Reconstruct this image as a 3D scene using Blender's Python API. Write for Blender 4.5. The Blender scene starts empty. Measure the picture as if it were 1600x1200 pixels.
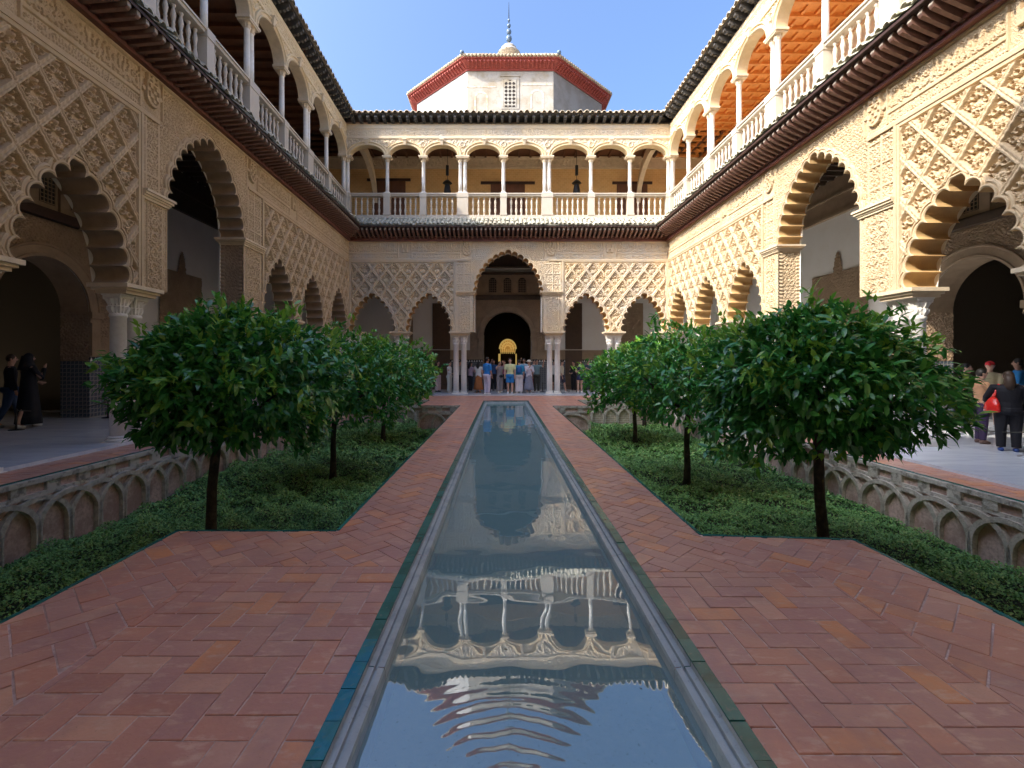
import bpy, math, random
import numpy as np
from mathutils import Matrix, Vector
random.seed(7); rng = np.random.default_rng(7)
SC = bpy.context.scene
COL = SC.collection
PI = math.pi

# ------------------------------------------------------------------ camera, light, exposure
F = 742.0; HCAM = 1.57
cam_d = bpy.data.cameras.new('camera'); cam = bpy.data.objects.new('camera', cam_d); COL.objects.link(cam)
cam.location = (0, 0, HCAM); cam.rotation_euler = (PI/2, 0, 0)
cam_d.sensor_width = 36; cam_d.lens = 36*F/1600
cam_d.shift_x = 15/1600; cam_d.shift_y = -34/1600
cam_d.clip_start = .05; cam_d.clip_end = 4000
SC.camera = cam
SUN = Vector((1, .5, -.92)).normalized()
world = bpy.data.worlds.new('World'); SC.world = world; world.use_nodes = True
wn = world.node_tree; bg = wn.nodes['Background']
sky = wn.nodes.new('ShaderNodeTexSky'); sky.sky_type = 'NISHITA'; sky.sun_disc = False
sky.sun_elevation = math.asin(-SUN.z); sky.sun_rotation = math.atan2(-SUN.x, -SUN.y)
sky.altitude = 10; sky.air_density = 1.05; sky.dust_density = 9.0; sky.ozone_density = 8.5
wn.links.new(sky.outputs[0], bg.inputs[0]); bg.inputs[1].default_value = .15
sl = bpy.data.lights.new('sun', 'SUN'); sl.energy = 2.0; sl.angle = math.radians(.5); sl.color = (1, .91, .77)
so = bpy.data.objects.new('sun', sl); COL.objects.link(so); so.rotation_euler = SUN.to_track_quat('-Z', 'Y').to_euler()
so.location = (-30, -15, 40)
vs = SC.view_settings; vs.view_transform = 'Standard'; vs.look = 'None'; vs.gamma = 1; vs.exposure = 1.68
SC.cycles.max_bounces = 10; SC.cycles.diffuse_bounces = 8

# ------------------------------------------------------------------ materials
MATS = {}

def mat(name, color, rough=.7, noise=None, bump=None, tint=None, metal=0, coat=0, spec=.5, emit=None, extra=None):
    """noise: list of (scale, colour, amount, lo, hi); bump: list of (scale, strength); tint: list of (pos, colour) driven by the tint attribute"""
    if name in MATS: return MATS[name]
    m = bpy.data.materials.new(name); m.use_nodes = True; MATS[name] = m
    nt = m.node_tree; N = nt.nodes; L = nt.links; b = N['Principled BSDF']
    b.inputs['Roughness'].default_value = rough; b.inputs['Metallic'].default_value = metal
    b.inputs['Specular IOR Level'].default_value = spec
    if coat: b.inputs['Coat Weight'].default_value = coat; b.inputs['Coat Roughness'].default_value = .1
    tc = N.new('ShaderNodeTexCoord'); co = tc.outputs['Object']
    geo = N.new('ShaderNodeNewGeometry'); co = geo.outputs['Position']
    if tint:
        at = N.new('ShaderNodeAttribute'); at.attribute_name = 'tint'
        r = N.new('ShaderNodeValToRGB'); L.new(at.outputs['Fac'], r.inputs[0])
        e = r.color_ramp.elements
        while len(e) < len(tint): e.new(.5)
        for k, (p, c) in enumerate(tint): e[k].position = p; e[k].color = (*c, 1)
        cur = r.outputs[0]
    else:
        rgb = N.new('ShaderNodeRGB'); rgb.outputs[0].default_value = (*color, 1); cur = rgb.outputs[0]
    for (s, c, a, lo, hi) in (noise or []):
        t = N.new('ShaderNodeTexNoise'); t.inputs['Detail'].default_value = 6; t.inputs['Roughness'].default_value = .62
        if isinstance(s, tuple):
            mp = N.new('ShaderNodeMapping'); mp.inputs['Scale'].default_value = s; L.new(co, mp.inputs[0]); L.new(mp.outputs[0], t.inputs[0]); t.inputs['Scale'].default_value = 1
        else:
            t.inputs['Scale'].default_value = s; L.new(co, t.inputs[0])
        mr = N.new('ShaderNodeMapRange'); mr.inputs[1].default_value = lo; mr.inputs[2].default_value = hi; mr.inputs[4].default_value = a
        L.new(t.outputs[0], mr.inputs[0])
        mx = N.new('ShaderNodeMix'); mx.data_type = 'RGBA'; L.new(mr.outputs[0], mx.inputs[0]); L.new(cur, mx.inputs[6]); mx.inputs[7].default_value = (*c, 1)
        cur = mx.outputs[2]
    L.new(cur, b.inputs['Base Color'])
    prev = None
    for (s, st) in (bump or []):
        t = N.new('ShaderNodeTexNoise'); t.inputs['Scale'].default_value = s; t.inputs['Detail'].default_value = 4; L.new(co, t.inputs[0])
        bp = N.new('ShaderNodeBump'); bp.inputs['Strength'].default_value = 1; bp.inputs['Distance'].default_value = st; L.new(t.outputs[0], bp.inputs['Height'])
        if prev: L.new(prev, bp.inputs['Normal'])
        prev = bp.outputs[0]
    if prev: L.new(prev, b.inputs['Normal'])
    if emit: b.inputs['Emission Color'].default_value = (*emit[0], 1); b.inputs['Emission Strength'].default_value = emit[1]
    if extra: extra(m, N, L, b, co, cur)
    return m

STUCCO = mat('carved_stucco', (.585, .44, .27), .85, [(1.1, (.48, .355, .21), .8, .4, .65), (6, (.67, .53, .35), .6, .45, .75), (.35, (.53, .42, .30), .6, .5, .7)], [(60, .006)])
STUCCO2 = mat('aged_stucco', (.70, .56, .37), .88, [(.8, (.58, .50, .40), .9, .42, .62), (7, (.76, .63, .44), .6, .45, .75), ((.7, .7, .25), (.50, .44, .36), .6, .5, .7)], [(60, .006)])
USTUC = mat('upper_stucco', (.72, .57, .35), .85, [(1.3, (.62, .47, .28), .8, .4, .7), (8, (.78, .65, .44), .5, .5, .8)], [(70, .004)])
STONE = mat('warm_limestone', (.72, .59, .41), .8, [(5, (.58, .47, .32), .8, .4, .7)], [(90, .003)])
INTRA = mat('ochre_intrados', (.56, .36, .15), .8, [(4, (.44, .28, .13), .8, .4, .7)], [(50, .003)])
MARBLE = mat('white_marble', (.80, .78, .73), .42, [(3, (.66, .64, .60), .7, .48, .7), (14, (.62, .58, .5), .5, .5, .75)], [(40, .0015)])
WHITEMAR = mat('balustrade_marble', (.54, .47, .37), .55, [(4, (.55, .50, .42), .8, .45, .75), (20, (.42, .39, .33), .5, .55, .8)], [(60, .002)])
DWOOD = mat('dark_eave_wood', (.045, .02, .014), .6, [((6, 6, 6), (.07, .032, .022), .8, .4, .7)], [(40, .003)])
RWOOD = mat('red_brown_beam', (.19, .065, .045), .55, [((4, 4, 20), (.09, .03, .022), .8, .4, .7)], [(50, .002)])
RAFT = mat('rafter_wood', (.2, .1, .07), .6, [(9, (.11, .055, .04), .6, .4, .7)], [(50, .002)], tint=[(0, (.22, .115, .085)), (.7, (.22, .115, .085)), (1, (.46, .40, .32))])
GWOOD = mat('grey_bracket_wood', (.065, .06, .055), .7, [(7, (.13, .11, .09), .7, .45, .7)], [(40, .004)])
TILE = mat('lichen_roof_tile', (.50, .39, .26), .85, [(5, (.62, .54, .40), .9, .42, .62), (11, (.20, .19, .12), .8, .52, .70), (2, (.30, .17, .10), .7, .5, .7)], [(35, .006)])
TILEG = mat('mossy_roof_tile', (.50, .46, .36), .9, [(5, (.66, .62, .50), .9, .42, .62), (9, (.10, .13, .05), .85, .48, .66), (2, (.24, .17, .11), .6, .5, .7)], [(35, .008)])
PLASTER = mat('white_plaster', (.84, .81, .75), .9, [(.9, (.76, .72, .64), .7, .42, .7), (9, (.87, .85, .8), .5, .5, .8)], [(30, .002)])
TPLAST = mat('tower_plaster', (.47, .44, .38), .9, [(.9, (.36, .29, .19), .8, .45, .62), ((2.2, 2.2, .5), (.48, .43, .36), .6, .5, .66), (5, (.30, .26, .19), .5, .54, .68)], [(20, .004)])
TPLASTC = mat('shade_grey_cracked_plaster', (.33, .30, .26), .9, [(1.0, (.25, .22, .18), .8, .42, .6), ((3, 3, 7), (.24, .21, .18), .9, .63, .7)], [(18, .006)])  # darker grey paints the right face's shade into the plaster
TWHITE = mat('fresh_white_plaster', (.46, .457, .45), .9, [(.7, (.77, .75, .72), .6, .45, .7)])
REDP = mat('red_painted_corbel', (.40, .085, .065), .75, [(4, (.30, .08, .065), .7, .42, .7)])
LITWOOD = mat('bounce_lit_cedar', (.78, .34, .09), .5, [((9, 9, 9), (.66, .25, .06), .8, .4, .7)], [(40, .002)])  # raised orange paints bounced sunlight into the right ceiling wood
CWOOD = mat('dark_carved_ceiling', (.10, .065, .04), .6, [(5, (.06, .04, .03), .7, .4, .7)], [(60, .005)])
DOORW = mat('old_door_wood', (.16, .065, .03), .55, [((5, 5, 1), (.10, .04, .02), .8, .4, .7)], [(40, .002)])
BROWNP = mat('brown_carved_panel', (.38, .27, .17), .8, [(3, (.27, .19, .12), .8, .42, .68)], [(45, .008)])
DBROWNP = mat('dark_carved_door_leaf', (.12, .07, .04), .7, [(3, (.08, .05, .03), .8, .42, .68)], [(45, .006)])
def brickx(scale, c1, c2, mort):
    def f(m, N, L, b, co, cur):
        mp = N.new('ShaderNodeMapping'); L.new(co, mp.inputs[0])
        mp.inputs['Rotation'].default_value = (PI/2, 0, 0)
        sx = N.new('ShaderNodeSeparateXYZ'); L.new(co, sx.inputs[0])
        ad = N.new('ShaderNodeMath'); L.new(sx.outputs[0], ad.inputs[0]); L.new(sx.outputs[1], ad.inputs[1])
        cx = N.new('ShaderNodeCombineXYZ'); L.new(ad.outputs[0], cx.inputs[0]); L.new(sx.outputs[2], cx.inputs[1])
        t = N.new('ShaderNodeTexBrick'); L.new(cx.outputs[0], t.inputs[0]); t.inputs['Scale'].default_value = scale
        t.inputs['Color1'].default_value = (*c1, 1); t.inputs['Color2'].default_value = (*c2, 1); t.inputs['Mortar'].default_value = (*mort, 1)
        t.inputs['Mortar Size'].default_value = .018; t.inputs['Bias'].default_value = .1
        mx = N.new('ShaderNodeMix'); mx.data_type = 'RGBA'; mx.inputs[0].default_value = .6; L.new(cur, mx.inputs[6]); L.new(t.outputs[0], mx.inputs[7])
        L.new(mx.outputs[2], b.inputs['Base Color'])
        bp = N.new('ShaderNodeBump'); bp.inputs['Distance'].default_value = .01; bp.inputs['Strength'].default_value = .6; bp.invert = True
        L.new(t.outputs['Fac'], bp.inputs['Height']); L.new(bp.outputs[0], b.inputs['Normal'])
    return f
OBRICK = mat('ochre_brick', (.76, .49, .20), .85, [(2, (.56, .33, .14), .7, .4, .7)], extra=brickx(2.2, (.80, .52, .22), (.70, .43, .17), (.84, .64, .38)))
GBRICK = mat('garden_wall_brick', (.60, .52, .38), .9, [(2.5, (.42, .36, .27), .85, .42, .64), (9, (.58, .50, .38), .6, .5, .7)], extra=brickx(2.8, (.50, .41, .28), (.34, .27, .19), (.66, .62, .54)))
RIB = mat('garden_arch_brick', (.62, .56, .47), .9, [(14, (.42, .37, .30), .9, .45, .62), (3, (.44, .40, .33), .6, .5, .7)], [(40, .008)])
COPE = mat('weathered_coping', (.60, .55, .47), .9, [(8, (.24, .21, .17), .9, .5, .62), (2, (.46, .42, .36), .6, .5, .7)], [(40, .01)])
def azulejo(m, N, L, b, co, cur):
    sx = N.new('ShaderNodeSeparateXYZ'); L.new(co, sx.inputs[0])
    ad = N.new('ShaderNodeMath'); L.new(sx.outputs[0], ad.inputs[0]); L.new(sx.outputs[1], ad.inputs[1])
    cx = N.new('ShaderNodeCombineXYZ'); L.new(ad.outputs[0], cx.inputs[0]); L.new(sx.outputs[2], cx.inputs[1])
    v = N.new('ShaderNodeTexVoronoi'); v.feature = 'DISTANCE_TO_EDGE'; v.inputs['Scale'].default_value = 9; v.inputs['Randomness'].default_value = .15; L.new(cx.outputs[0], v.inputs[0])
    c = N.new('ShaderNodeTexChecker'); c.inputs['Scale'].default_value = 18; L.new(cx.outputs[0], c.inputs[0])
    c.inputs[1].default_value = (.11, .11, .13, 1); c.inputs[2].default_value = (.05, .09, .12, 1)
    mr = N.new('ShaderNodeMapRange'); mr.inputs[1].default_value = .07; mr.inputs[2].default_value = .11; L.new(v.outputs['Distance'], mr.inputs[0])
    mx = N.new('ShaderNodeMix'); mx.data_type = 'RGBA'; L.new(mr.outputs[0], mx.inputs[0]); mx.inputs[6].default_value = (.30, .29, .27, 1); L.new(c.outputs[0], mx.inputs[7])
    L.new(mx.outputs[2], b.inputs['Base Color'])
AZUL = mat('glazed_tile_dado', (.2, .2, .25), .3, extra=azulejo)
PAVE = mat('terracotta_paving', (.3, .1, .06), .36, [((6, 14, 6), (.76, .50, .36), .7, .54, .66), (2.2, (.42, .22, .19), .6, .45, .65), (28, (.62, .33, .20), .45, .5, .7), (.9, (.66, .38, .25), .5, .5, .68), (70, (.30, .16, .11), .5, .62, .72)], [(45, .0025), (6, .004)],
           tint=[(0, (.52, .23, .16)), (.3, (.66, .30, .19)), (.55, (.54, .28, .23)), (.8, (.72, .39, .26)), (1, (.74, .32, .15))], spec=.6)
MORTAR = mat('pale_mortar', (.72, .54, .47), .9, [(20, (.46, .32, .27), .9, .42, .66), (2, (.40, .26, .21), .8, .46, .6)])
GREEN = mat('green_glazed_edging', (.02, .13, .11), .18, [(6, (.03, .20, .17), .8, .42, .65), (25, (.16, .24, .2), .6, .58, .72)], [(30, .002)], tint=[(0, (.014, .09, .075)), (.5, (.02, .15, .12)), (.85, (.025, .17, .16)), (1, (.0, .20, .30))])
RIM = mat('pool_rim_marble', (.42, .48, .48), .24, [(5, (.27, .33, .34), .8, .45, .68), (30, (.22, .22, .22), .5, .6, .7)], [(50, .002)])
PFLOOR = mat('pool_floor_stone', (.62, .72, .68), .7, [(1.3, (.48, .60, .58), .8, .4, .65), (18, (.70, .73, .66), .6, .52, .68), (60, (.06, .08, .06), .7, .62, .7)], [(20, .004)])
FLOORM = mat('gallery_marble_floor', (.7, .72, .74), .2, [((.8, 5, .8), (.52, .56, .61), .8, .46, .66), (4, (.74, .75, .75), .5, .5, .75)], tint=[(0, (.54, .58, .64)), (.5, (.66, .69, .73)), (1, (.74, .75, .76))])
SOIL = mat('dark_soil', (.030, .040, .018), .95, [(3, (.018, .022, .012), .8, .4, .65)], [(20, .03)])
GROUNDM = mat('earth', (.2, .17, .13), .95, [(.2, (.15, .13, .1), .8, .4, .6)])
COVER = mat('ground_cover_leaf', (.05, .1, .03), .6, tint=[(0, (.08, .21, .06)), (.5, (.18, .40, .11)), (.85, (.30, .48, .12)), (1, (.42, .47, .17))])
BARK = mat('orange_tree_bark', (.05, .038, .028), .9, [(12, (.09, .07, .055), .8, .45, .65)], [(25, .02)])
def leafx(m, N, L, b, co, cur):
    tr = N.new('ShaderNodeBsdfTranslucent'); L.new(cur, tr.inputs[0])
    mx = N.new('ShaderNodeMixShader'); mx.inputs[0].default_value = .22
    L.new(b.outputs[0], mx.inputs[1]); L.new(tr.outputs[0], mx.inputs[2]); L.new(mx.outputs[0], N['Material Output'].inputs[0])
LEAF = mat('orange_tree_leaf', (.03, .1, .02), .26, tint=[(0, (.025, .15, .04)), (.45, (.06, .29, .055)), (.8, (.13, .40, .055)), (1, (.32, .54, .07))], extra=leafx, spec=.8)
IRON = mat('black_iron', (.015, .015, .016), .5, metal=.3)
BALL = mat('blue_glazed_ball', (.10, .16, .24), .25, [(9, (.35, .38, .4), .6, .5, .65)])
SUNGLOW = mat('sun_glow', (.7, .42, .1), .4, emit=((1, .68, .20), .13))  # emission stands in for sunlight falling on the inner doorway
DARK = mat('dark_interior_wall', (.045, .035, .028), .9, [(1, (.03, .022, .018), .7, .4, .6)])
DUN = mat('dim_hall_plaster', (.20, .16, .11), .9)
SCRIPT = mat('weathered_frieze', (.66, .53, .36), .88, [(.9, (.58, .53, .45), .9, .45, .62), (7, (.74, .61, .43), .6, .45, .75)], [(60, .006)])
def ringw(m, N, L, b, co, cur):
    out = N['Material Output']
    sx = N.new('ShaderNodeVectorMath'); sx.operation = 'DISTANCE'; L.new(co, sx.inputs[0]); sx.inputs[1].default_value = (.05, 1.72, -.10)
    ml = N.new('ShaderNodeMath'); ml.operation = 'MULTIPLY'; L.new(sx.outputs['Value'], ml.inputs[0]); ml.inputs[1].default_value = 74
    tw = N.new('ShaderNodeTexNoise'); tw.inputs['Scale'].default_value = 5; L.new(co, tw.inputs[0])
    wa = N.new('ShaderNodeMath'); wa.operation = 'MULTIPLY_ADD'; L.new(tw.outputs[0], wa.inputs[0]); wa.inputs[1].default_value = 5.5; L.new(ml.outputs[0], wa.inputs[2])
    sn = N.new('ShaderNodeMath'); sn.operation = 'SINE'; L.new(wa.outputs[0], sn.inputs[0])
    fd = N.new('ShaderNodeMapRange'); fd.inputs[1].default_value = .05; fd.inputs[2].default_value = .85; fd.inputs[3].default_value = 1; fd.inputs[4].default_value = 0
    L.new(sx.outputs['Value'], fd.inputs[0])
    mm = N.new('ShaderNodeMath'); mm.operation = 'MULTIPLY'; L.new(sn.outputs[0], mm.inputs[0]); L.new(fd.outputs[0], mm.inputs[1])
    t = N.new('ShaderNodeTexNoise'); t.inputs['Scale'].default_value = 2.6; t.inputs['Detail'].default_value = 1; L.new(co, t.inputs[0])
    b1 = N.new('ShaderNodeBump'); b1.inputs['Distance'].default_value = .0008; L.new(mm.outputs[0], b1.inputs['Height'])
    b2 = N.new('ShaderNodeBump'); b2.inputs['Distance'].default_value = .0035; L.new(t.outputs[0], b2.inputs['Height']); L.new(b1.outputs[0], b2.inputs['Normal'])
    fr = N.new('ShaderNodeFresnel'); fr.inputs[0].default_value = 2.7; L.new(b2.outputs[0], fr.inputs['Normal'])
    tr = N.new('ShaderNodeBsdfTransparent'); tr.inputs[0].default_value = (.84, .96, .94, 1)
    gl = N.new('ShaderNodeBsdfGlossy'); gl.inputs['Roughness'].default_value = .0; L.new(b2.outputs[0], gl.inputs['Normal'])
    df = N.new('ShaderNodeBsdfDiffuse'); df.inputs[0].default_value = (.32, .54, .55, 1)
    bd = N.new('ShaderNodeMixShader'); bd.inputs[0].default_value = .48; L.new(tr.outputs[0], bd.inputs[1]); L.new(df.outputs[0], bd.inputs[2])
    mx = N.new('ShaderNodeMixShader'); L.new(fr.outputs[0], mx.inputs[0]); L.new(bd.outputs[0], mx.inputs[1]); L.new(gl.outputs[0], mx.inputs[2])
    L.new(mx.outputs[0], out.inputs[0])
WATER = mat('still_pool_water', (.2, .3, .3), .0, extra=ringw)

# ------------------------------------------------------------------ mesh helpers
class MB:
    def __init__(s): s.v = []; s.q = []; s.t = []; s.tint = []; s.n = 0
    def add(s, v, f, tint=0.0):
        v = np.asarray(v, float).reshape(-1, 3); m = len(v)
        s.v.append(v); s.tint.append(np.full(m, tint, float) if np.isscalar(tint) else np.asarray(tint, float))
        if isinstance(f, np.ndarray):
            (s.q if f.shape[1] == 4 else s.t).append(f + s.n)
        else:
            q = [x for x in f if len(x) == 4]; t = [x for x in f if len(x) == 3]
            for p in f:
                if len(p) > 4: t += [(p[0], p[i], p[i+1]) for i in range(1, len(p)-1)]
            if q: s.q.append(np.array(q, int) + s.n)
            if t: s.t.append(np.array(t, int) + s.n)
        s.n += m; return s
    def hexa(s, p, tint=0.0):      # 8 points: bottom loop 0-3, top loop 4-7
        return s.add(p, [(3, 2, 1, 0), (4, 5, 6, 7), (0, 1, 5, 4), (1, 2, 6, 5), (2, 3, 7, 6), (3, 0, 4, 7)], tint)
    def box(s, c, d, tint=0.0, rz=0):
        x, y, z = d[0]/2, d[1]/2, d[2]/2
        p = np.array([(-x, -y, -z), (x, -y, -z), (x, y, -z), (-x, y, -z), (-x, -y, z), (x, -y, z), (x, y, z), (-x, y, z)])
        if rz:
            c_, s_ = math.cos(rz), math.sin(rz); p = np.c_[p[:, 0]*c_-p[:, 1]*s_, p[:, 0]*s_+p[:, 1]*c_, p[:, 2]]
        return s.hexa(p + np.array(c), tint)
    def prism(s, poly, z0, z1, tint=0.0):
        n = len(poly); v = [(x, y, z0) for x, y in poly] + [(x, y, z1) for x, y in poly]
        f = [tuple(range(n, 2*n))] + [(i, (i+1) % n, n+(i+1) % n, n+i) for i in range(n)]
        return s.add(v, f, tint)
    def grid(s, P, mask=None, tint=0.0):   # P (a,b,3)
        a, b = P.shape[:2]; idx = np.arange(a*b).reshape(a, b)
        f = np.stack([idx[:-1, :-1], idx[1:, :-1], idx[1:, 1:], idx[:-1, 1:]], -1)
        f = f[mask] if mask is not None else f.reshape(-1, 4)
        v = P.reshape(-1, 3)
        if mask is not None and len(f):
            u, inv = np.unique(f, return_inverse=True); v = v[u]; f = inv.reshape(-1, 4)
            if not np.isscalar(tint): tint = tint.reshape(-1)[u]
        if len(f): s.add(v, f, tint if np.isscalar(tint) else np.asarray(tint).reshape(-1))
        return s
    def lathe(s, prof, c=(0, 0, 0), n=12, mod=None, tint=0.0):
        pr = np.array(prof, float); th = np.linspace(0, 2*PI, n, endpoint=False); m = len(pr)
        R = pr[:, 0][:, None]*np.ones(n)
        if mod is not None: R = mod(R, th[None, :], pr[:, 1][:, None])
        P = np.stack([R*np.cos(th)+c[0], R*np.sin(th)+c[1], (pr[:, 1][:, None]+0*th)+c[2]], -1)
        f = [(i*n+j, i*n+(j+1) % n, (i+1)*n+(j+1) % n, (i+1)*n+j) for i in range(m-1) for j in range(n)]
        f.append(tuple(range((m-1)*n, m*n))); f.append(tuple(range(n-1, -1, -1)))
        return s.add(P.reshape(-1, 3), f, tint)
    def tube(s, path, r, n=8, tint=0.0, flat=None):
        p = np.array(path, float); m = len(p); r = np.broadcast_to(np.array(r, float), (m,)) if np.ndim(r) < 2 else np.array(r, float)
        T = np.gradient(p, axis=0); T /= np.linalg.norm(T, axis=1)[:, None]+1e-9
        ref = np.array([0, 1, 0.]) if abs(T[:, 2]).mean() > .6 else np.array([0, 0, 1.])
        A = np.cross(T, ref); A /= np.linalg.norm(A, axis=1)[:, None]+1e-9; B = np.cross(A, T)
        th = np.linspace(0, 2*PI, n, endpoint=False)
        ra = r if r.ndim == 1 else r[:, 0]; rb = r if r.ndim == 1 else r[:, 1]
        P = p[:, None] + (A*ra[:, None])[:, None]*np.cos(th)[None, :, None] + (B*rb[:, None])[:, None]*np.sin(th)[None, :, None]
        f = [(i*n+j, i*n+(j+1) % n, (i+1)*n+(j+1) % n, (i+1)*n+j) for i in range(m-1) for j in range(n)]
        f.append(tuple(range((m-1)*n, m*n))); f.append(tuple(range(n-1, -1, -1)))
        return s.add(P.reshape(-1, 3), f, tint)
    def ball(s, c, r, n=10, m=7, tint=0.0):
        r = np.broadcast_to(np.array(r, float), (3,))
        ph = np.linspace(-PI/2+.12, PI/2-.12, m); th = np.linspace(0, 2*PI, n, endpoint=False)
        P = np.stack([np.cos(ph)[:, None]*np.cos(th)*r[0]+c[0], np.cos(ph)[:, None]*np.sin(th)*r[1]+c[1], (np.sin(ph)[:, None]+0*th)*r[2]+c[2]], -1)
        f = [(i*n+j, i*n+(j+1) % n, (i+1)*n+(j+1) % n, (i+1)*n+j) for i in range(m-1) for j in range(n)]
        f.append(tuple(range((m-1)*n, m*n))); f.append(tuple(range(n-1, -1, -1)))
        return s.add(P.reshape(-1, 3), f, tint)
    def mesh(s, name, m, smooth=False):
        me = bpy.data.meshes.new(name)
        if not s.n: return me
        v = np.concatenate(s.v); q = np.concatenate(s.q).reshape(-1, 4) if s.q else np.zeros((0, 4), int); t = np.concatenate(s.t).reshape(-1, 3) if s.t else np.zeros((0, 3), int)
        me.vertices.add(len(v)); me.vertices.foreach_set('co', v.ravel())
        li = np.concatenate([q.ravel(), t.ravel()]); me.loops.add(len(li)); me.loops.foreach_set('vertex_index', li.astype(np.int32))
        st = np.concatenate([np.arange(len(q))*4, len(q)*4+np.arange(len(t))*3]).astype(np.int32)
        me.polygons.add(len(st)); me.polygons.foreach_set('loop_start', st)
        me.polygons.foreach_set('use_smooth', np.full(len(st), bool(smooth)))
        tt = np.concatenate(s.tint)
        if tt.any():
            a = me.attributes.new('tint', 'FLOAT', 'POINT'); a.data.foreach_set('value', tt.astype(np.float32))
        me.update(calc_edges=True)
        if m: me.materials.append(m)
        return me
    def obj(s, name, m, parent=None, smooth=False, kind=None):
        return link(name, s.mesh(name, m, smooth), parent, kind=kind)
def link(name, me, parent=None, loc=None, kind=None, rot=None, scale=None):
    o = bpy.data.objects.new(name, me); COL.objects.link(o)
    if loc is not None: o.location = loc
    if rot is not None: o.rotation_euler = rot
    if scale is not None: o.scale = scale
    if parent is not None:
        o.parent = parent; o.matrix_parent_inverse = wmat(parent).inverted()
    if kind: o['kind'] = kind
    return o
def wmat(o):
    m = Matrix.LocRotScale(o.location, o.rotation_euler, o.scale)
    return wmat(o.parent) @ o.matrix_parent_inverse @ m if o.parent else m
def tag(o, label=None, cat=None, group=None, kind=None):
    if label: o['label'] = label
    if cat: o['category'] = cat
    if group: o['group'] = group
    if kind: o['kind'] = kind
    return o
def thing(name, loc, label, cat, group=None):
    o = bpy.data.objects.new(name, None); COL.objects.link(o); o.location = loc; o.empty_display_size = .2
    return tag(o, label, cat, group)
def hsh(x): return np.modf(np.abs(np.sin(x*127.1+11.7)*43758.5453))[0]
def sstep(x, a, b): t = np.clip((x-a)/(b-a), 0, 1); return t*t*(3-2*t)

# ------------------------------------------------------------------ wing frames
class Frame:
    def __init__(s, kind): s.k = kind
    def __call__(s, u, z, n):
        u, z, n = np.broadcast_arrays(np.asarray(u, float), np.asarray(z, float), np.asarray(n, float))
        if s.k == 'L': x, y = -6.88-.024*u + n, u + .024*n
        elif s.k == 'R': x, y = 8.27-.012*u - n, u - .012*n
        elif s.k == 'E': x, y = u, 22.97 - n
        else: x, y = u, .9 + n
        return np.stack([x, y, z], -1)
    def rot(s): return {'L': PI/2+.024, 'R': PI/2+.012, 'E': 0, 'N': 0}[s.k]
CFG = {
 'E': dict(u=(-7.43, 7.99), big=.28, half=1.68, outer=(-2.24, 2.90), small=(-6.3, -3.55, 4.05, 6.85), pairs=(-4.95, 5.44), inner=(-2.08, 2.5), ends=(-7.3, 7.86),
           ucol=[(-5.63, 1), (-3.86, 1), (-1.94, 2), (.05, 1), (2.18, 2), (4.33, 1), (6.24, 1)], uend=(-7.68, 8.24), du=(.026,), vis=(-9, 9), door=(.28, 1.36, 4.45)),
 'L': dict(u=(.3, 22.97), big=11.61, half=1.55, outer=(9.33, 14.27), small=(15.4, 18.25, 21.35, 7.87, 5.0, 1.95), pairs=(16.83, 19.8, 6.42, 3.45), inner=(9.35, 14.0), ends=(22.75,),
           ucol=[(11.85+2.2*k, 2 if k % 2 else 1) for k in range(-5, 5)], uend=(.1, 23.22), du=(.017, .021, .03), vis=(6.2, 30), door=(11.85, 1.27, 4.2)),
 'R': dict(u=(1.0, 22.97), big=12.35, half=1.56, outer=(9.82, 14.72), small=(15.85, 18.7, 21.55, 8.5, 5.6, 2.7), pairs=(17.25, 20.1, 7.05, 4.15), inner=(9.85, 14.45), ends=(22.75,),
           ucol=[(12.35+2.2*k, 2 if k % 2 else 1) for k in range(-5, 5)], uend=(.1, 23.22), du=(.017, .021, .03), vis=(7.0, 30), door=(12.35, 1.3, 4.3)),
}
Z_SPR, Z_IMP, Z_BAND, Z_TOP = 3.05, 4.84, 6.5, 7.42
SMALL = dict(a=.97, h=1.72, n=13); BIG = dict(h=1.95, n=17)
def arch_pts(a, h, N, off, spl):
    R = (a*a+h*h)/(2*a); ph = math.asin(h/R); Lh = R*ph; L = 2*Lh; r = L/(2*N)
    sarr = np.linspace(0, L, N*spl+1)
    left = sarr <= Lh
    ang = np.where(left, PI-sarr/R, 0); x1 = (R-a)+R*np.cos(PI-sarr/R); z1 = R*np.sin(PI-sarr/R)
    s2 = L-sarr; x2 = -(R-a)-R*np.cos(PI-s2/R); z2 = R*np.sin(PI-s2/R)
    X = np.where(left, x1, x2); Z = np.where(left, z1, z2)
    nx = np.where(left, np.cos(PI-sarr/R), -np.cos(PI-s2/R)); nz = np.where(left, np.sin(PI-sarr/R), np.sin(PI-s2/R))
    f = np.mod(sarr/L*N, 1)-.5; f[-1] = .5
    b = np.sqrt(np.maximum((r+off)**2-(2*np.abs(f)*r)**2, 0))
    return X+nx*b, Z+nz*b, r
def arch_mask(x, z, a, h, N, extra):
    R = (a*a+h*h)/(2*a); r = R*math.asin(h/R)/N + extra
    d = np.hypot(np.abs(x)+(R-a), z)
    return np.where(z >= 0, d < R+r, np.abs(x) < a+r)
PROF = [(0, -.60), (0, .035), (.022, .055), (.045, .05), (.05, .025), (.08, .025), (.088, .05), (.12, .04), (.135, .0), (.135, -.05)]
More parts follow.
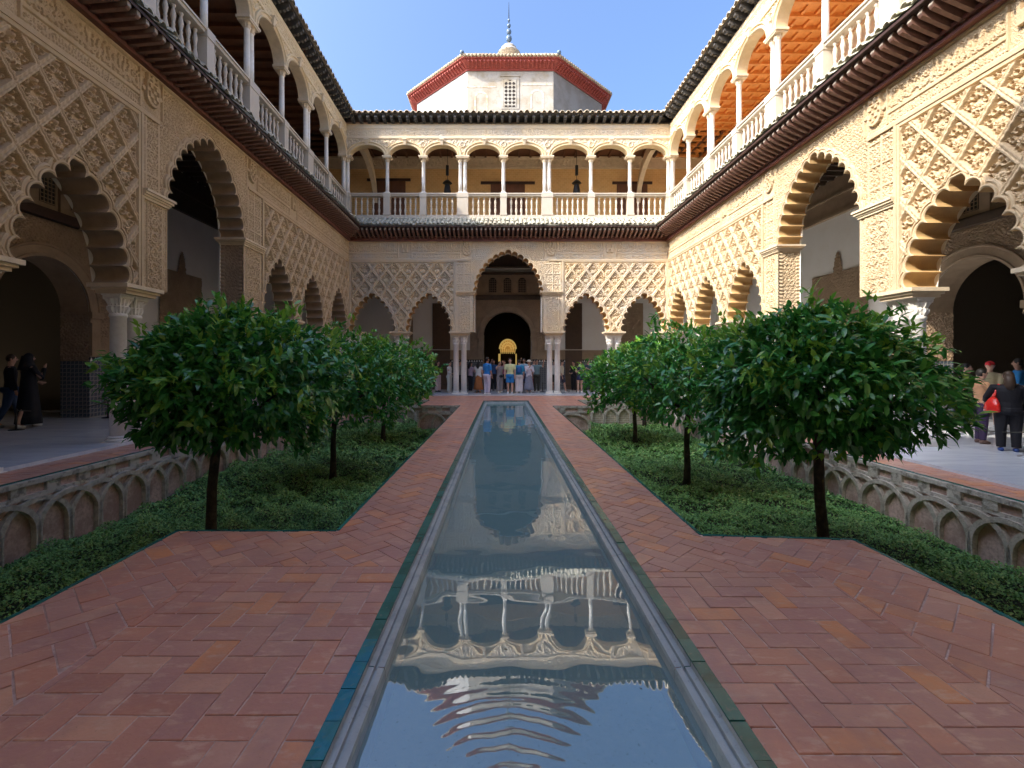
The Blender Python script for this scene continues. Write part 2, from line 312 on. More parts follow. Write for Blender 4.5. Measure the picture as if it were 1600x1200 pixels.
def lobed_arch(fr, uc, zc, a, h, N, parent, spl=10, mat_=None, imat=None):
    cols = []
    for off, n in PROF:
        x, z, r = arch_pts(a, h, N, off, spl); cols.append(fr(uc+x, zc+z, n))
    P = np.stack(cols, 1)
    o = MB().grid(P[:, 1:]).obj('lobed_arch', mat_ or STUCCO, parent, smooth=False)
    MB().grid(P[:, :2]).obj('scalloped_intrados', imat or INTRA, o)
    return o

# relief functions -------------------------------------------------------------
def arab(U, Z, lam, amp):
    x = U*2*PI/lam; y = Z*2*PI/lam
    v = np.sin(x+1.3*np.sin(y*.7))*np.sin(y+1.1*np.sin(x*.9)) + .35*np.sin(2.3*x-1.4*y+np.sin(y)) + .25*np.cos(3.1*y+1.7*np.sin(x))
    return amp*np.tanh(3.2*v)
def script(U, Z, z0, z1, s, amp):
    t = (Z-z0)/(z1-z0); Uw = U + .012*np.sin(Z*23+U*3)
    c = np.floor(Uw/s); fx = Uw/s-c; h1 = hsh(c); h2 = hsh(c+77.7); h3 = hsh(c+311.3)
    hi = .42+.55*h2; on = (h1 > .22) & (fx > .18) & (fx < .18+.3+.3*h3) & (t > .08) & (t < hi)
    base = np.abs(t-.25-.07*np.sin(U*2*PI/(s*3.1))) < .065
    loop = np.abs(np.hypot((fx-.5)*s/(z1-z0), t-.2-.6*h3)-.09) < .035
    dots = np.hypot((fx-.5)*s/(z1-z0), t-.55-.35*h1) < .045
    h = np.where(on | base | loop | dots, amp, -amp*.7)
    h = np.where((t < .04) | (t > .965), amp*.8, h)
    return h + arab(U, Z, .09, amp*.25)
def sebka(U, Z, u0, z0, w=.70, hh=.90):
    p = (U-u0)/w; q = (Z-z0)/hh; a = p+q; b = p-q
    k = 1/math.hypot(1/w, 1/hh)
    da = np.abs(a-np.round(a))*k; db = np.abs(b-np.round(b))*k; d = np.minimum(da, db)
    along = np.where(da < db, p-q, p+q)
    ac = np.floor(a)+.5; bc = np.floor(b)+.5
    lx = (p-(ac+bc)/2)*w + .010*np.sin(23*Z+9*U); lz = (q-(ac-bc)/2)*hh + .010*np.sin(19*U+3*Z)
    var = hsh(ac*3.1+bc*17.7); sx = np.abs(lx)
    B0 = -.042
    h = np.full(U.shape, B0)
    def blob(x, z, r, amp):
        nonlocal h; q = np.hypot(sx-x, lz-z); h = np.maximum(h, B0+(amp-B0)*(1-sstep(q, r*.35, r*1.15)))
    def ring(x, z, r, w_, amp):
        nonlocal h; rho = np.abs(np.hypot(sx-x, lz-z)-r); h = np.maximum(h, B0+(amp-B0)*(1-sstep(rho, w_*.3, w_*1.2)))
    ring(.085, .115, .048, .021, .026); ring(.145, -.02, .042, .020, .024); blob(.0, .225, .052, .03); ring(.075, -.19, .040, .020, .024)
    blob(.0, .115, .034, .03); blob(.0, .325, .038, .024); blob(.225, .005, .036, .024); blob(.0, -.30, .044, .028); blob(.165, .10, .032, .02)
    th = np.arctan2(lx, lz+.13); rr = np.hypot(lx, lz+.13)
    fan = (.010+.024*np.cos(th*6)**2)*(1-sstep(rr, .09, .125)); h = np.where((rr < .125) & (lz > -.16), np.maximum(h, fan), h)
    h = h + .006*(var-.5)
    rib = .062*(1-sstep(d, .040, .066)) - .016*(1-sstep(d, .008, .020))
    rib = rib + .005*np.sin(along*2*PI*5)*(1-sstep(d, .03, .05))
    return np.where(d < .066, np.maximum(rib, h*(d > .05)+B0*0), h)
def ulist(u0, u1, kind, vis):
    if kind == 'E': return np.linspace(u0, u1, max(2, int((u1-u0)/.026)))
    out = [u0]; u = u0
    while u < u1-1e-6:
        s = .1 if u < vis[0]-.01 else (.0140 if u < 10.5 else .020 if u < 15 else .03)
        u = min(u+s, u1); out.append(u)
    return np.array(out)
def zlist(z0, z1, kind): return np.linspace(z0, z1, max(2, int((z1-z0)/(.022 if kind == 'E' else .0165))))
def relief(fr, us, zs, fn, hole=None, base=0.0):
    U, Z = np.meshgrid(us, zs, indexing='ij'); H = fn(U, Z) + base
    mask = None
    if hole is not None:
        uc, zc = (us[:-1]+us[1:])/2, (zs[:-1]+zs[1:])/2; A, B = np.meshgrid(uc, zc, indexing='ij'); mask = ~hole(A, B)
    return MB().grid(fr(U, Z, H), mask)
def ubox(mb, fr, u0, u1, z0, z1, n0, n1, tint=0.0):
    p = [fr(u0, z0, n0), fr(u1, z0, n0), fr(u1, z0, n1), fr(u0, z0, n1), fr(u0, z1, n0), fr(u1, z1, n0), fr(u1, z1, n1), fr(u0, z1, n1)]
    return mb.hexa(np.array(p), tint)
def shield(x, z):
    ax = np.abs(x); body = (ax < .19) & (z < .2) & (z > -.08) | ((np.hypot(x, z+.08) < .19) & (z <= -.08))
    inn = (ax < .15) & (z < .16) & (z > -.06) | ((np.hypot(x, z+.06) < .15) & (z <= -.06))
    cr = (np.abs(z-.27) < .05+.03*np.cos(x*45)) & (ax < .15)
    h = np.where(body, .06, -1.); h = np.where(inn, .035+.02*np.sign(np.sin(x*40)*np.sin(z*34)), h); h = np.where(cr, .06, h)
    fl = (np.hypot(ax-.24, z) < .05); return np.where(fl, .04, h)
def castle(x, z):
    ax = np.abs(x); body = (ax < .14) & (z > -.18) & (z < .06); tow = ((ax < .04) | (np.abs(ax-.12) < .035)) & (z > -.18) & (z < .2+.02*np.cos(x*90))
    h = np.where(body | tow, .06, -1.); return np.where((ax < .035) & (z < -.03) & (z > -.18), .0, h)
# shared part meshes -----------------------------------------------------------
def mk_shaft(r, h): return MB().lathe([(r*1.02, 0), (r*1.03, h*.3), (r*.95, h*.96), (r*1.08, h*.965), (r*1.08, h*.985), (r*.95, h)], n=18).mesh('column', MARBLE, True)
def acan(R, th, z): return R*(1+.10*np.cos(8*th)*np.sin(np.clip((z)/.4, 0, 1)*PI*2.5)**2+.05*np.cos(16*th))
def mk_cap(r, h, m=None):
    mb = MB().lathe([(r*.95, 0), (r*1.05, h*.08), (r*1.18, h*.22), (r*1.28, h*.36), (r*1.08, h*.40), (r*1.2, h*.55), (r*1.36, h*.74), (r*1.2, h*.78)], n=32, mod=acan)
    for k in range(4):
        a = PI/4+k*PI/2
        mb.tube([(math.cos(a)*r*1.0, math.sin(a)*r*1.0, h*.5), (math.cos(a)*r*1.4, math.sin(a)*r*1.4, h*.74), (math.cos(a)*r*1.68, math.sin(a)*r*1.68, h*.82), (math.cos(a)*r*1.6, math.sin(a)*r*1.6, h*.70)], [r*.2, r*.24, r*.2, r*.12], 6)
    mb.box((0, 0, h*.84), (r*2.5, r*2.5, h*.12)); mb.box((0, 0, h*.95), (r*2.72, r*2.72, h*.10))
    return mb.mesh('capital', m or MARBLE, False)
def mk_base(r, h): return MB().box((0, 0, h*.2), (r*2.9, r*2.9, h*.4)).lathe([(r*1.38, h*.4), (r*1.45, h*.52), (r*1.3, h*.62), (r*1.12, h*.7), (r*1.25, h*.85), (r*1.05, h)], n=18).mesh('base', MARBLE, False)
M_COL, M_CAP, M_BASE = mk_shaft(.135, 2.37), mk_cap(.135, .38), mk_base(.135, .16)
M_UCOL, M_UCAP, M_UBASE = mk_shaft(.085, 1.54), mk_cap(.088, .24, STONE), mk_base(.088, .12)
M_BAL = MB().lathe([(.05, 0), (.05, .05), (.028, .09), (.045, .16), (.062, .26), (.045, .36), (.03, .42), (.042, .44), (.042, .47), (.03, .49), (.047, .58), (.060, .66), (.04, .76), (.026, .82), (.05, .85), (.05, .89)], n=10).mesh('baluster', WHITEMAR, True)
def column(fr, u, n, parent, z, meshes, zh, zc):
    p = fr(u, z+zh, n); c = link('column', meshes[0], parent, loc=p)
    link('base', meshes[2], c, loc=fr(u, z, n), rot=(0, 0, fr.rot())); link('capital', meshes[1], c, loc=fr(u, z+zc, n), rot=(0, 0, fr.rot()))
    return c

# ------------------------------------------------------------------ eaves
def low_eave(fr, u0, u1, root, vis0):
    N1 = .76
    SL = (lambda u: .40) if fr.k in 'EN' else (lambda u: .42) if fr.k == 'R' else (lambda u: .10+.30*float(sstep(np.array(u), 12., 22.5)))
    US = np.linspace(u0, u1, 15 if fr.k == 'L' else 2)
    def zoff(u, n): return (SL(u)-.40)*n
    def strip(na, za, nb, zb, m, name, t=.03):
        mb = MB()
        for i, (ua, ub) in enumerate(zip(US[:-1], US[1:])):
            f = lambda u, n: u+(n if u == u0 else -n if u == u1 else 0)
            cs = [(ua, na, za), (ub, na, za), (ub, nb, zb), (ua, nb, zb)]
            p = [fr(f(u, n), z+zoff(u, n), n) for u, n, z in cs]; q = [fr(f(u, n), z+t+zoff(u, n), n) for u, n, z in cs]
            mb.hexa(np.array(p+q))
        return mb.obj(name, m, root)
    mb = MB(); ubox(mb, fr, u0, u1, 7.40, 7.46, -.02, .14); ubox(mb, fr, u0, u1, 7.46, 7.53, -.02, .10); ubox(mb, fr, u0, u1, 7.53, 7.60, -.02, .17); mb.obj('wall_plate_beam', RWOOD, root)
    strip(.05, 7.645, N1-.02, 7.935, DWOOD, 'soffit_board')
    strip(N1-.018, 7.90, N1+.015, 7.90, DWOOD, 'fascia_board', .06)
    rm = None; s = .215; k = 0; u = u0+.2
    def rafter(n1):
        mb = MB(); w = .042
        prof = [(.0, -.05), (.0, .10), (n1-.05, .10), (n1, .10), (n1, -.01), (n1-.05, -.05)]
        tt = [0, 0, .3, 1, 1, .3]
        a = [(-w, -x, z) for x, z in prof]; b = [(w, -x, z) for x, z in prof]; n = len(prof)
        mb.add(a+b, [tuple(range(n)), tuple(range(2*n-1, n-1, -1))]+[(i, n+i, n+(i+1) % n, (i+1) % n) for i in range(n)], np.array(tt+tt, float))
        return mb.mesh('rafter', RAFT, False)
    full = rafter(.74)
    ang = {'E': 0, 'L': PI/2+.024, 'R': -PI/2+.012, 'N': PI}[fr.k]
    while u < u1-.12:
        n1 = min(.74, u1-u, u-u0)-.0
        if n1 > .25 and u > vis0: link('rafter', full if n1 > .73 else rafter(n1), root, loc=fr(u, 7.53, .02), rot=(-math.atan(SL(u)), 0, ang))
        u += s
    mb = MB(); u = u0-.1; s = .205
    while u < u1+.1:
        r = .084
        for c, (na, nb) in enumerate(((.83, .44), (.50, .10), (.17, -.12))):
            lim = min(u1-u, u-u0)
            a_ = min(na, lim+.05); b_ = nb
            if a_-b_ < .08: continue
            jit = rng.normal(0, .016, 3)
            zf = lambda n: 8.57-(n+.15)*(.60+(.40-SL(u))*.76/.98)
            th = np.linspace(0, PI, 6)
            A = np.array([fr(u+jit[0]+(r+.006)*math.cos(t), zf(a_)+jit[2]+(r+.006)*math.sin(t)*.9+.03, a_+jit[1]) for t in th])
            B = np.array([fr(u+jit[0]+(r-.006)*math.cos(t), zf(b_)+(r-.006)*math.sin(t)*.9, b_) for t in th])
            A2 = np.array([fr(u+jit[0]+(r-.012)*math.cos(t), zf(a_)+jit[2]+(r-.012)*math.sin(t)*.9+.03, a_+jit[1]) for t in th])
            mb.grid(np.stack([A2, A, B], 0))
        u += s
    for ua, ub in zip(US[:-1], US[1:]):
        f = lambda u, n: u+(n if u == u0 else -n if u == u1 else 0)
        mb.add([fr(f(ua, .8), 7.975+zoff(ua, .8), .8), fr(f(ub, .8), 7.975+zoff(ub, .8), .8), fr(f(ub, -.2), 8.57, -.2), fr(f(ua, -.2), 8.57, -.2)], [(0, 1, 2, 3)])
    mb.obj('eave_tiles', TILEG, root, smooth=True, kind='stuff')
def high_eave(fr, u0, u1, root, vis0, z=13.12, N0=-.25):
    N1 = .24
    mb = MB(); ubox(mb, fr, u0, u1, z-.05, z, N0-.3, N0+.06); ubox(mb, fr, u0, u1, z, z+.06, N0-.3, N0+.09); mb.obj('cornice', USTUC, root)
    prof = [(0, 0), (0, .24), (.44, .24), (.46, .12), (.40, .10), (.37, .04), (.30, .05), (.26, .0), (.18, .02), (.12, -.03)]
    w = .065; n = len(prof)
    a = [(-w, -x, zz) for x, zz in prof]; b = [(w, -x, zz) for x, zz in prof]
    bm = MB().add(a+b, [tuple(range(n)), tuple(range(2*n-1, n-1, -1))]+[(i, n+i, n+(i+1) % n, (i+1) % n) for i in range(n)]).mesh('eave_bracket', GWOOD, False)
    ang = {'E': 0, 'L': PI/2+.024, 'R': -PI/2+.012, 'N': PI}[fr.k]
    u = u0+.45
    while u < u1-.4:
        if u > vis0: link('eave_bracket', bm, root, loc=fr(u, z+.08, N0), rot=(0, 0, ang))
        u += .38
    mb = MB()
    p = [fr(u0+N1-N0-.25, z+.325, N1), fr(u1-N1+N0+.25, z+.325, N1), fr(u1+.3, z+.325, N0-.3), fr(u0-.3, z+.325, N0-.3)]
    q = [x+np.array([0, 0, .03]) for x in p]; mb.hexa(np.array(p+q)); mb.obj('eave_board', GWOOD, root)
    mb = MB(); u = u0
    while u < u1:
        lim = min(u1-u, u-u0)+N0+.30; jit = rng.normal(0, .016, 2); th = np.linspace(0, PI, 7)
        for (na, nb) in ((N1+.10, N1-.4), (N1-.32, N1-.9)):
            a_ = min(na, lim); r = .105
            if a_-nb < .05: continue
            zf = lambda nn: z+.37+(N1-nn)*.42
            A = [fr(u+jit[0]+(r+.008)*math.cos(t), zf(a_)+jit[1]+(r+.008)*math.sin(t)+.035, a_) for t in th]
            B = [fr(u+jit[0]+(r-.01)*math.cos(t), zf(nb)+(r-.01)*math.sin(t), nb) for t in th]
            A2 = [fr(u+jit[0]+(r-.015)*math.cos(t), zf(a_)+jit[1]+(r-.015)*math.sin(t)+.035, a_) for t in th]
            mb.grid(np.stack([np.array(A2), np.array(A), np.array(B)], 0))
        u += .285
    mb.obj('roof_edge_tiles', TILE, root, smooth=True, kind='stuff')
    mb = MB(); p = [fr(u0+.6, z+.375, N1+.06), fr(u1-.6, z+.375, N1+.06), fr(u1+1.5, z+1.4, N0-2.2), fr(u0-1.5, z+1.4, N0-2.2), fr(u1+3, z+.4, N0-4.6), fr(u0-3, z+.4, N0-4.6)]
    mb.add(p, [(0, 1, 2, 3), (3, 2, 4, 5)]); mb.obj('roof_slope', TILE, root)

# ------------------------------------------------------------------ back wall with door
def wall_with_door(fr, u0, u1, z0, z1, n, uc, a, zt, th, holes_mat, root, name='back_wall'):
    """plain wall plane with a round-headed doorway (half width a, top zt), thickness th"""
    zs = zt-a; k = np.linspace(0, PI, 25); ax = uc-a*np.cos(k); az = zs+a*np.sin(k)
    mb = MB()
    for nn in (n, n-th):
        mb.add([fr(u0, z0, nn), fr(uc-a, z0, nn), fr(uc-a, z1, nn), fr(u0, z1, nn)], [(0, 1, 2, 3)])
        mb.add([fr(uc+a, z0, nn), fr(u1, z0, nn), fr(u1, z1, nn), fr(uc+a, z1, nn)], [(0, 1, 2, 3)])
        mb.grid(np.stack([fr(ax, az, nn), fr(ax, np.full_like(ax, z1), nn)], 1))
    mb.obj(name, holes_mat, root)
    X = np.r_[uc-a, ax, uc+a]; Z = np.r_[z0, az, z0]
    mb = MB().grid(np.stack([fr(X, Z, n), fr(X, Z, n-th)], 1)); mb.obj('door_reveal', BROWNP, root)
def door_ring(fr, uc, a, zt, n, root, w=.3, z0=None):
    zs = zt-a; k = np.linspace(-.22, PI+.22, 41); cols = []
    for (off, nn) in ((-.02, .0), (-.02, .05), (.04, .06), (.06, .03), (w-.06, .03), (w-.04, .06), (w, .06), (w, 0)):
        r = a+off; cols.append(fr(uc-r*np.cos(k), zs+r*np.sin(k), n+nn))
    MB().grid(np.stack(cols, 1)).obj('door_arch', BROWNP, root)

# ------------------------------------------------------------------ a wing
def build_wing(key, root):
    fr = Frame(key); c = CFG[key]; u0, u1 = c['u']; vis = c['vis']
    ST = STUCCO2 if key == 'E' else STUCCO
    a_big, oc = c['half']-.14, c['big']
    hole_s = lambda U, Z: np.any([arch_mask(U-s, Z-Z_SPR, extra=.045, N=SMALL['n'], a=SMALL['a'], h=SMALL['h']) for s in c['small']], axis=0)
    hole_b = lambda U, Z: arch_mask(U-oc, Z-Z_IMP-.06, a_big, BIG['h'], BIG['n'], .045)
    # frieze
    us = ulist(u0, u1, key, vis)
    sh = [(oc-2.0, 7.0, 0), (oc+2.05, 7.0, 0), (oc-5.0, 7.05, 1), (oc+4.9, 7.05, 1)]
    def ffr(U, Z):
        h = np.where(Z > 6.86, script(U, Z, 6.86, 7.36, .115, .017), script(U, Z, 6.58, 6.80, .06, .011))
        h = np.where((Z > 6.80) & (Z < 6.86), .022, h); h = np.where(Z > 7.36, .03, h); h = np.where(Z < 6.58, .02, h)
        inner = np.abs(U-oc) < 1.75; h = np.where(inner & (Z < 7.3), arab(U, Z, .11, .012), h)
        for (su, sz, t) in sh:
            f = (castle if t else shield)(U-su, Z-sz); fr_ = (np.abs(U-su) < .34) & (Z > 6.60) & (Z < 7.34)
            h = np.where(fr_, np.maximum(f, -.01+arab(U, Z, .07, .005)), h); h = np.where(fr_ & (np.abs(np.abs(U-su)-.32) < .022), .03, h)
        return h
    relief(fr, us, zlist(Z_BAND, Z_TOP, key), ffr, hole_b).obj('inscription_frieze', SCRIPT if key == 'E' else ST, root)
    # sebka panels
    for (p0, p1) in ((u0, c['outer'][0]), (c['outer'][1], u1)):
        us = ulist(p0+.03, p1-.03, key, vis); ref = c['small'][0] if abs(c['small'][0]-(p0+p1)/2) < (p1-p0)/2 else c['small'][3 if key != 'E' else 2]
        def fs(U, Z):
            h = sebka(U, Z, ref, Z_BAND-.45)
            e = np.minimum(np.minimum(U-p0, p1-U), Z_BAND-Z); h = np.where(e < .10, .03, h); return np.where((e > .10) & (e < .135), -.02, h)
        relief(fr, us, zlist(Z_SPR, Z_BAND, key), fs, hole_s, -.0).obj('sebka_panel', ST, root)
    # centre spandrels and piers
    us = ulist(c['outer'][0], c['outer'][1], key, vis)
    def fc(U, Z):
        du = np.abs(U-oc); h = arab(U, Z, .13, .014)
        cell = (np.abs(np.mod(U-oc, .36)-.18) > .155) | (np.abs(np.mod(Z-Z_IMP, .5)-.25) > .228)
        h = np.where((du > 1.75) & cell, .02, h); d2 = np.hypot(U-oc, Z-Z_IMP-.3); return np.where((du <= 1.75), arab(U, Z, .10, .012), h)
    for (s0, s1) in ((c['outer'][0], oc), (oc, c['outer'][1])): relief(fr, ulist(s0, s1, key, vis), zlist(Z_IMP, Z_BAND, key), fc, hole_b).obj('arch_spandrel', ST, root)
    for sgn, po, pi_ in ((-1, c['outer'][0], oc-c['half']), (1, c['outer'][1], oc+c['half'])):
        a, b = min(po, pi_), max(po, pi_)
        def fp(U, Z):
            e = np.minimum(U-a, b-U); h = arab(U, Z, .12, .014)
            k = np.hypot(np.mod(U-a, .24)-.12, np.mod(Z-Z_SPR, .30)-.15); h = np.where(np.abs(k-.095) < .016, .02, h)
            h = np.where(e < .16, script(Z, U, 0, .16, .07, .008)*0+arab(U, Z, .055, .007), h); return np.where((np.abs(e-.16) < .018) | (e < .025), .022, h)
        relief(fr, ulist(a, b, key, vis), zlist(Z_SPR, Z_IMP, key), fp).obj('carved_pier', ST, root)
        # reveal
        ns = np.linspace(0.0, -.6, 34); zs = zlist(Z_SPR, Z_IMP, key); NN, ZZ = np.meshgrid(ns, zs, indexing='ij')
        H = arab(NN*1.0+5, ZZ, .12, .012); H = np.where((NN > -.1) | (NN < -.5), .015+.012*np.sin(ZZ*60), H)
        MB().grid(fr(pi_-sgn*H, ZZ, NN)).obj('pier_reveal', BROWNP if key == 'L' else ST, root)
        # outer side of the pier toward small arch is covered by the abacus; impost moulding
        mb = MB()
        for (z0_, z1_, e) in ((Z_IMP-.03, Z_IMP+.02, .03), (Z_IMP+.02, Z_IMP+.06, .055), (Z_IMP+.06, Z_IMP+.11, .09), (Z_IMP+.11, Z_IMP+.16, .12)):
            lo, hi = (a-.005, b+e) if sgn < 0 else (a-e, b+.005)
            ubox(mb, fr, lo, hi, z0_, z1_, -.6-e, e+.02)
        mb.obj('impost', STONE, root)
    # fillets
    mb = MB(); ubox(mb, fr, u0, oc-c['half']-.25, Z_BAND-.03, Z_BAND+.03, -.05, .05); ubox(mb, fr, oc+c['half']+.25, u1, Z_BAND-.03, Z_BAND+.03, -.05, .05)
    ubox(mb, fr, u0, u1, Z_TOP-.005, Z_TOP+.03, -.05, .06)
    for s in c['outer']: ubox(mb, fr, s-.035, s+.035, Z_SPR, Z_BAND-.03, -.05, .045)
    mb.obj('fillet_moulding', ST, root)
    # arches
    near = key != 'E'
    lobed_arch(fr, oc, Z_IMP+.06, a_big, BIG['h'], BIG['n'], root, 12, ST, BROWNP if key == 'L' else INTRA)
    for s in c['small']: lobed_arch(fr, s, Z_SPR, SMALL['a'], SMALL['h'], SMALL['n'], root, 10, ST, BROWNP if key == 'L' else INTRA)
    # back face
    mb = MB(); arcs = [(s, Z_SPR, SMALL['a'], SMALL['h'], .08) for s in c['small']]+[(oc, Z_IMP+.06, a_big, BIG['h'], .08)]
    arcs.sort(); cur = u0
    for (s, zc, a, h, ex) in arcs:
        a2 = a+ex; kk = np.linspace(-1, 1, 21); R = (a2*a2+(h+ex)**2)/(2*a2); xx = kk*a2; zz = zc+np.sqrt(np.maximum(R*R-(np.abs(xx)+R-a2)**2, 0))
        zb = Z_SPR
        mb.add([fr(cur, zb, -.6), fr(s-a2, zb, -.6), fr(s-a2, Z_TOP, -.6), fr(cur, Z_TOP, -.6)], [(0, 1, 2, 3)])
        mb.grid(np.stack([fr(s+xx, zz, -.6), fr(s+xx, np.full_like(xx, Z_TOP), -.6)], 1)); cur = s+a2
    mb.add([fr(cur, Z_SPR, -.6), fr(u1, Z_SPR, -.6), fr(u1, Z_TOP, -.6), fr(cur, Z_TOP, -.6)], [(0, 1, 2, 3)])
    mb.obj('inner_wall_face', PLASTER, root)
    # columns + abaci
    FZ = .05 if key == 'L' else (-.02 if key == 'R' else .03)
    for u in list(c['pairs'])+list(c['inner'])+list(c['ends']):
        d = .19
        for du in (-d, d):
            column(fr, u+du, -.3, root, .0, (M_COL, M_CAP, M_BASE), .15, 2.50)
        mb = MB(); w = .52
        for (z0_, z1_, e) in ((2.87, 2.93, -.06), (2.93, 2.98, -.01), (2.98, 3.055, .04)): ubox(mb, fr, u-w+.06-e, u+w-.06+e, z0_, z1_, -.62-e*.8, .06+e)
        mb.obj('abacus', STONE, root)
        mb = MB(); ubox(mb, fr, u-.42, u+.42, -.2, .005, -.52, -.08); mb.obj('plinth', MARBLE, root)
    mb = MB(); ubox(mb, fr, u0-.6, u1+.6, Z_TOP+.035, 8.42, -.595, -.03); mb.obj('wall_core', STONE, root)
    low_eave(fr, u0, u1, root, vis[0]-2)
    # ---------------- upper storey
    NU = -.16; a0, a1 = c['uend']; cols = [(a0, 2)]+[x for x in c['ucol'] if a0+.8 < x[0] < a1-.8]+[(a1, 2)]
    ZB, ZR, ZC = 8.68, 9.80, 11.58
    mb = MB(); ubox(mb, fr, a0, a1, ZB-.14, ZB, NU-.30, NU+.09); ubox(mb, fr, a0, a1, ZB, ZB+.05, NU-.25, NU+.04); base = mb.obj('balustrade_base', WHITEMAR, root)
    mb = MB(); ubox(mb, fr, a0, a1, ZR-.13, ZR-.05, NU-.23, NU+.02); ubox(mb, fr, a0, a1, ZR-.05, ZR, NU-.27, NU+.06); bal = mb.obj('balustrade', WHITEMAR, root)
    for (u, k) in cols:
        w = .155 if k == 1 else .27
        mb = MB(); ubox(mb, fr, u-w, u+w, ZB+.05, ZR-.13, NU-.26, NU+.05); ubox(mb, fr, u-w-.02, u+w+.02, ZB+.05, ZB+.14, NU-.28, NU+.07); ubox(mb, fr, u-w-.02, u+w+.02, ZR-.2, ZR+.012, NU-.28, NU+.07); mb.obj('pedestal', WHITEMAR, root)
        for du in ((0,) if k == 1 else (-.115, .115)):
            column(fr, u+du, NU-.12, root, ZR+.01, (M_UCOL, M_UCAP, M_UBASE), .10, ZC-.25-ZR)
        mb = MB(); w = .22 if k == 1 else .33
        ubox(mb, fr, u-w, u+w, ZC-.02, ZC+.05, NU-.34, NU+.07); ubox(mb, fr, u-w+.04, u+w-.04, ZC-.07, ZC-.02, NU-.32, NU+.05); mb.obj('impost_block', STONE, root)
    for (ua, ka), (ub, kb) in zip(cols[:-1], cols[1:]):
        l = ua+(.155 if ka == 1 else .27)+.10; r = ub-(.155 if kb == 1 else .27)-.10; m = max(3, int(round((r-l)/.26)))
        if ub < vis[0]: continue
        for i in range(m): link('baluster', M_BAL, bal, loc=fr(l+(i+.5)*(r-l)/m, ZB+.04, NU-.10))
    # upper arches
    ARC = []
    for (ua, ka), (ub, kb) in zip(cols[:-1], cols[1:]):
        l = ua+(.13 if ka == 1 else .24); r = ub-(.13 if kb == 1 else .24); ARC.append(((l+r)/2, (r-l)/2))
    RISE = .50 if key == 'E' else .72
    def hole_u(U, Z):
        out = np.zeros(U.shape, bool)
        for (m, a) in ARC:
            x = (U-m)/(a+.05); out |= (np.abs(x) < 1) & (Z < ZC+.05+(RISE+.05)*np.sqrt(np.maximum(1-x*x, 0)))
        return out
    def fu(U, Z):
        h = arab(U, Z, .30, .016)+arab(U+3, Z, .13, .006)
        h = np.where(Z > 12.52, script(U, Z, 12.58, 12.92, .085, .012), h); h = np.where((Z > 12.44) & (Z < 12.54), .04, h); h = np.where(Z > 12.94, .03, h)
        for (u, k) in cols: h = np.where(np.hypot(U-u, Z-12.16) < .15, .05*np.cos(np.hypot(U-u, Z-12.16)*28)**2+.01, h)
        return h
    us = np.linspace(a0, a1, int((a1-a0)/.03)) if key == 'E' else np.r_[np.arange(a0, vis[0]+1.8, .15), np.arange(vis[0]+1.8, a1+.03, .03)]
    relief(fr, us, np.linspace(ZC+.05, 13.1, 56), fu, hole_u, NU).obj('upper_spandrel', USTUC if key != 'E' else STUCCO2, root)
    uprof = [(0, -.34), (0, .03), (.03, .06), (.06, .05), (.07, .02), (.13, .02), (.15, .07), (.19, .06), (.2, -.01)]
    for (m, a) in ARC:
        k = np.linspace(0, PI, 29); outc = []
        for off, nn in uprof: outc.append(fr(m-(a+off)*np.cos(k), ZC+.05+(RISE+off)*np.sin(k), NU+nn))
        P = np.stack(outc, 1); o = MB().grid(P[:, 1:]).obj('upper_arch', USTUC, root); MB().grid(P[:, :2]).obj('arch_soffit', USTUC if key != 'L' else STONE, o)
        mb = MB(); zt = ZC+.05+RISE
        p = [fr(m-.055, zt-.01, NU), fr(m+.055, zt-.01, NU), fr(m+.055, zt-.01, NU+.10), fr(m-.055, zt-.01, NU+.10), fr(m-.09, zt+.22, NU), fr(m+.09, zt+.22, NU), fr(m+.09, zt+.22, NU+.15), fr(m-.09, zt+.22, NU+.15)]
        mb.hexa(np.array(p)); ubox(mb, fr, m-.10, m+.10, zt+.22, zt+.27, NU, NU+.17); mb.obj('keystone', STONE, o)
    # inner face above arches
    mb = MB(); kk = np.linspace(-1, 1, 17); cur = a0
    for (m, a) in ARC:
        xx = kk*(a+.05); zz = ZC+.05+(RISE+.04)*np.sqrt(1-kk*kk)
        mb.add([fr(cur, ZC, NU-.34), fr(m-a-.05, ZC, NU-.34), fr(m-a-.05, 13.1, NU-.34), fr(cur, 13.1, NU-.34)], [(0, 1, 2, 3)])
        mb.grid(np.stack([fr(m+xx, zz, NU-.34), fr(m+xx, np.full(17, 13.1), NU-.34)], 1)); cur = m+a+.05
    mb.obj('upper_inner_face', USTUC, root)
    high_eave(fr, a0, a1, root, vis[0]-1)
    # ---------------- galleries
    NB = -4.15 if key != 'E' else -3.9; NU_ = -.16; e0, e1 = (u0-4, u1+4) if key == 'E' else (u0, u1+.0)
    g0, g1 = (u0-.0, u1+.0)
    mb = MB(); ubox(mb, fr, g0, g1+(4 if key != 'E' else 0), 8.40, 8.54, NB, -.3); mb.obj('gallery_floor_slab', CWOOD, root)
    mb = MB(); u = g0+.2
    while u < g1:
        ubox(mb, fr, u-.05, u+.05, 8.24, 8.40, NB, -.62); u += .45
    mb.obj('lower_ceiling_joists', CWOOD, root)
    mb = MB(); ubox(mb, fr, g0-(5 if key == 'E' else 0), g1+(4 if key != 'E' else 5), 8.545, 8.56, NB, NU_-.3); mb.obj('upper_floor', STONE, root)
    mb = MB(); ubox(mb, fr, g0, g1, 7.0, 8.3, NB+.0, NB+.06); ubox(mb, fr, g0, g1, 6.9, 7.0, NB, NB+.14); ubox(mb, fr, g0, g1, 7.6, 7.68, NB, NB+.12)
    mb.obj('carved_ceiling_frieze', BROWNP if key == 'R' else CWOOD, root)
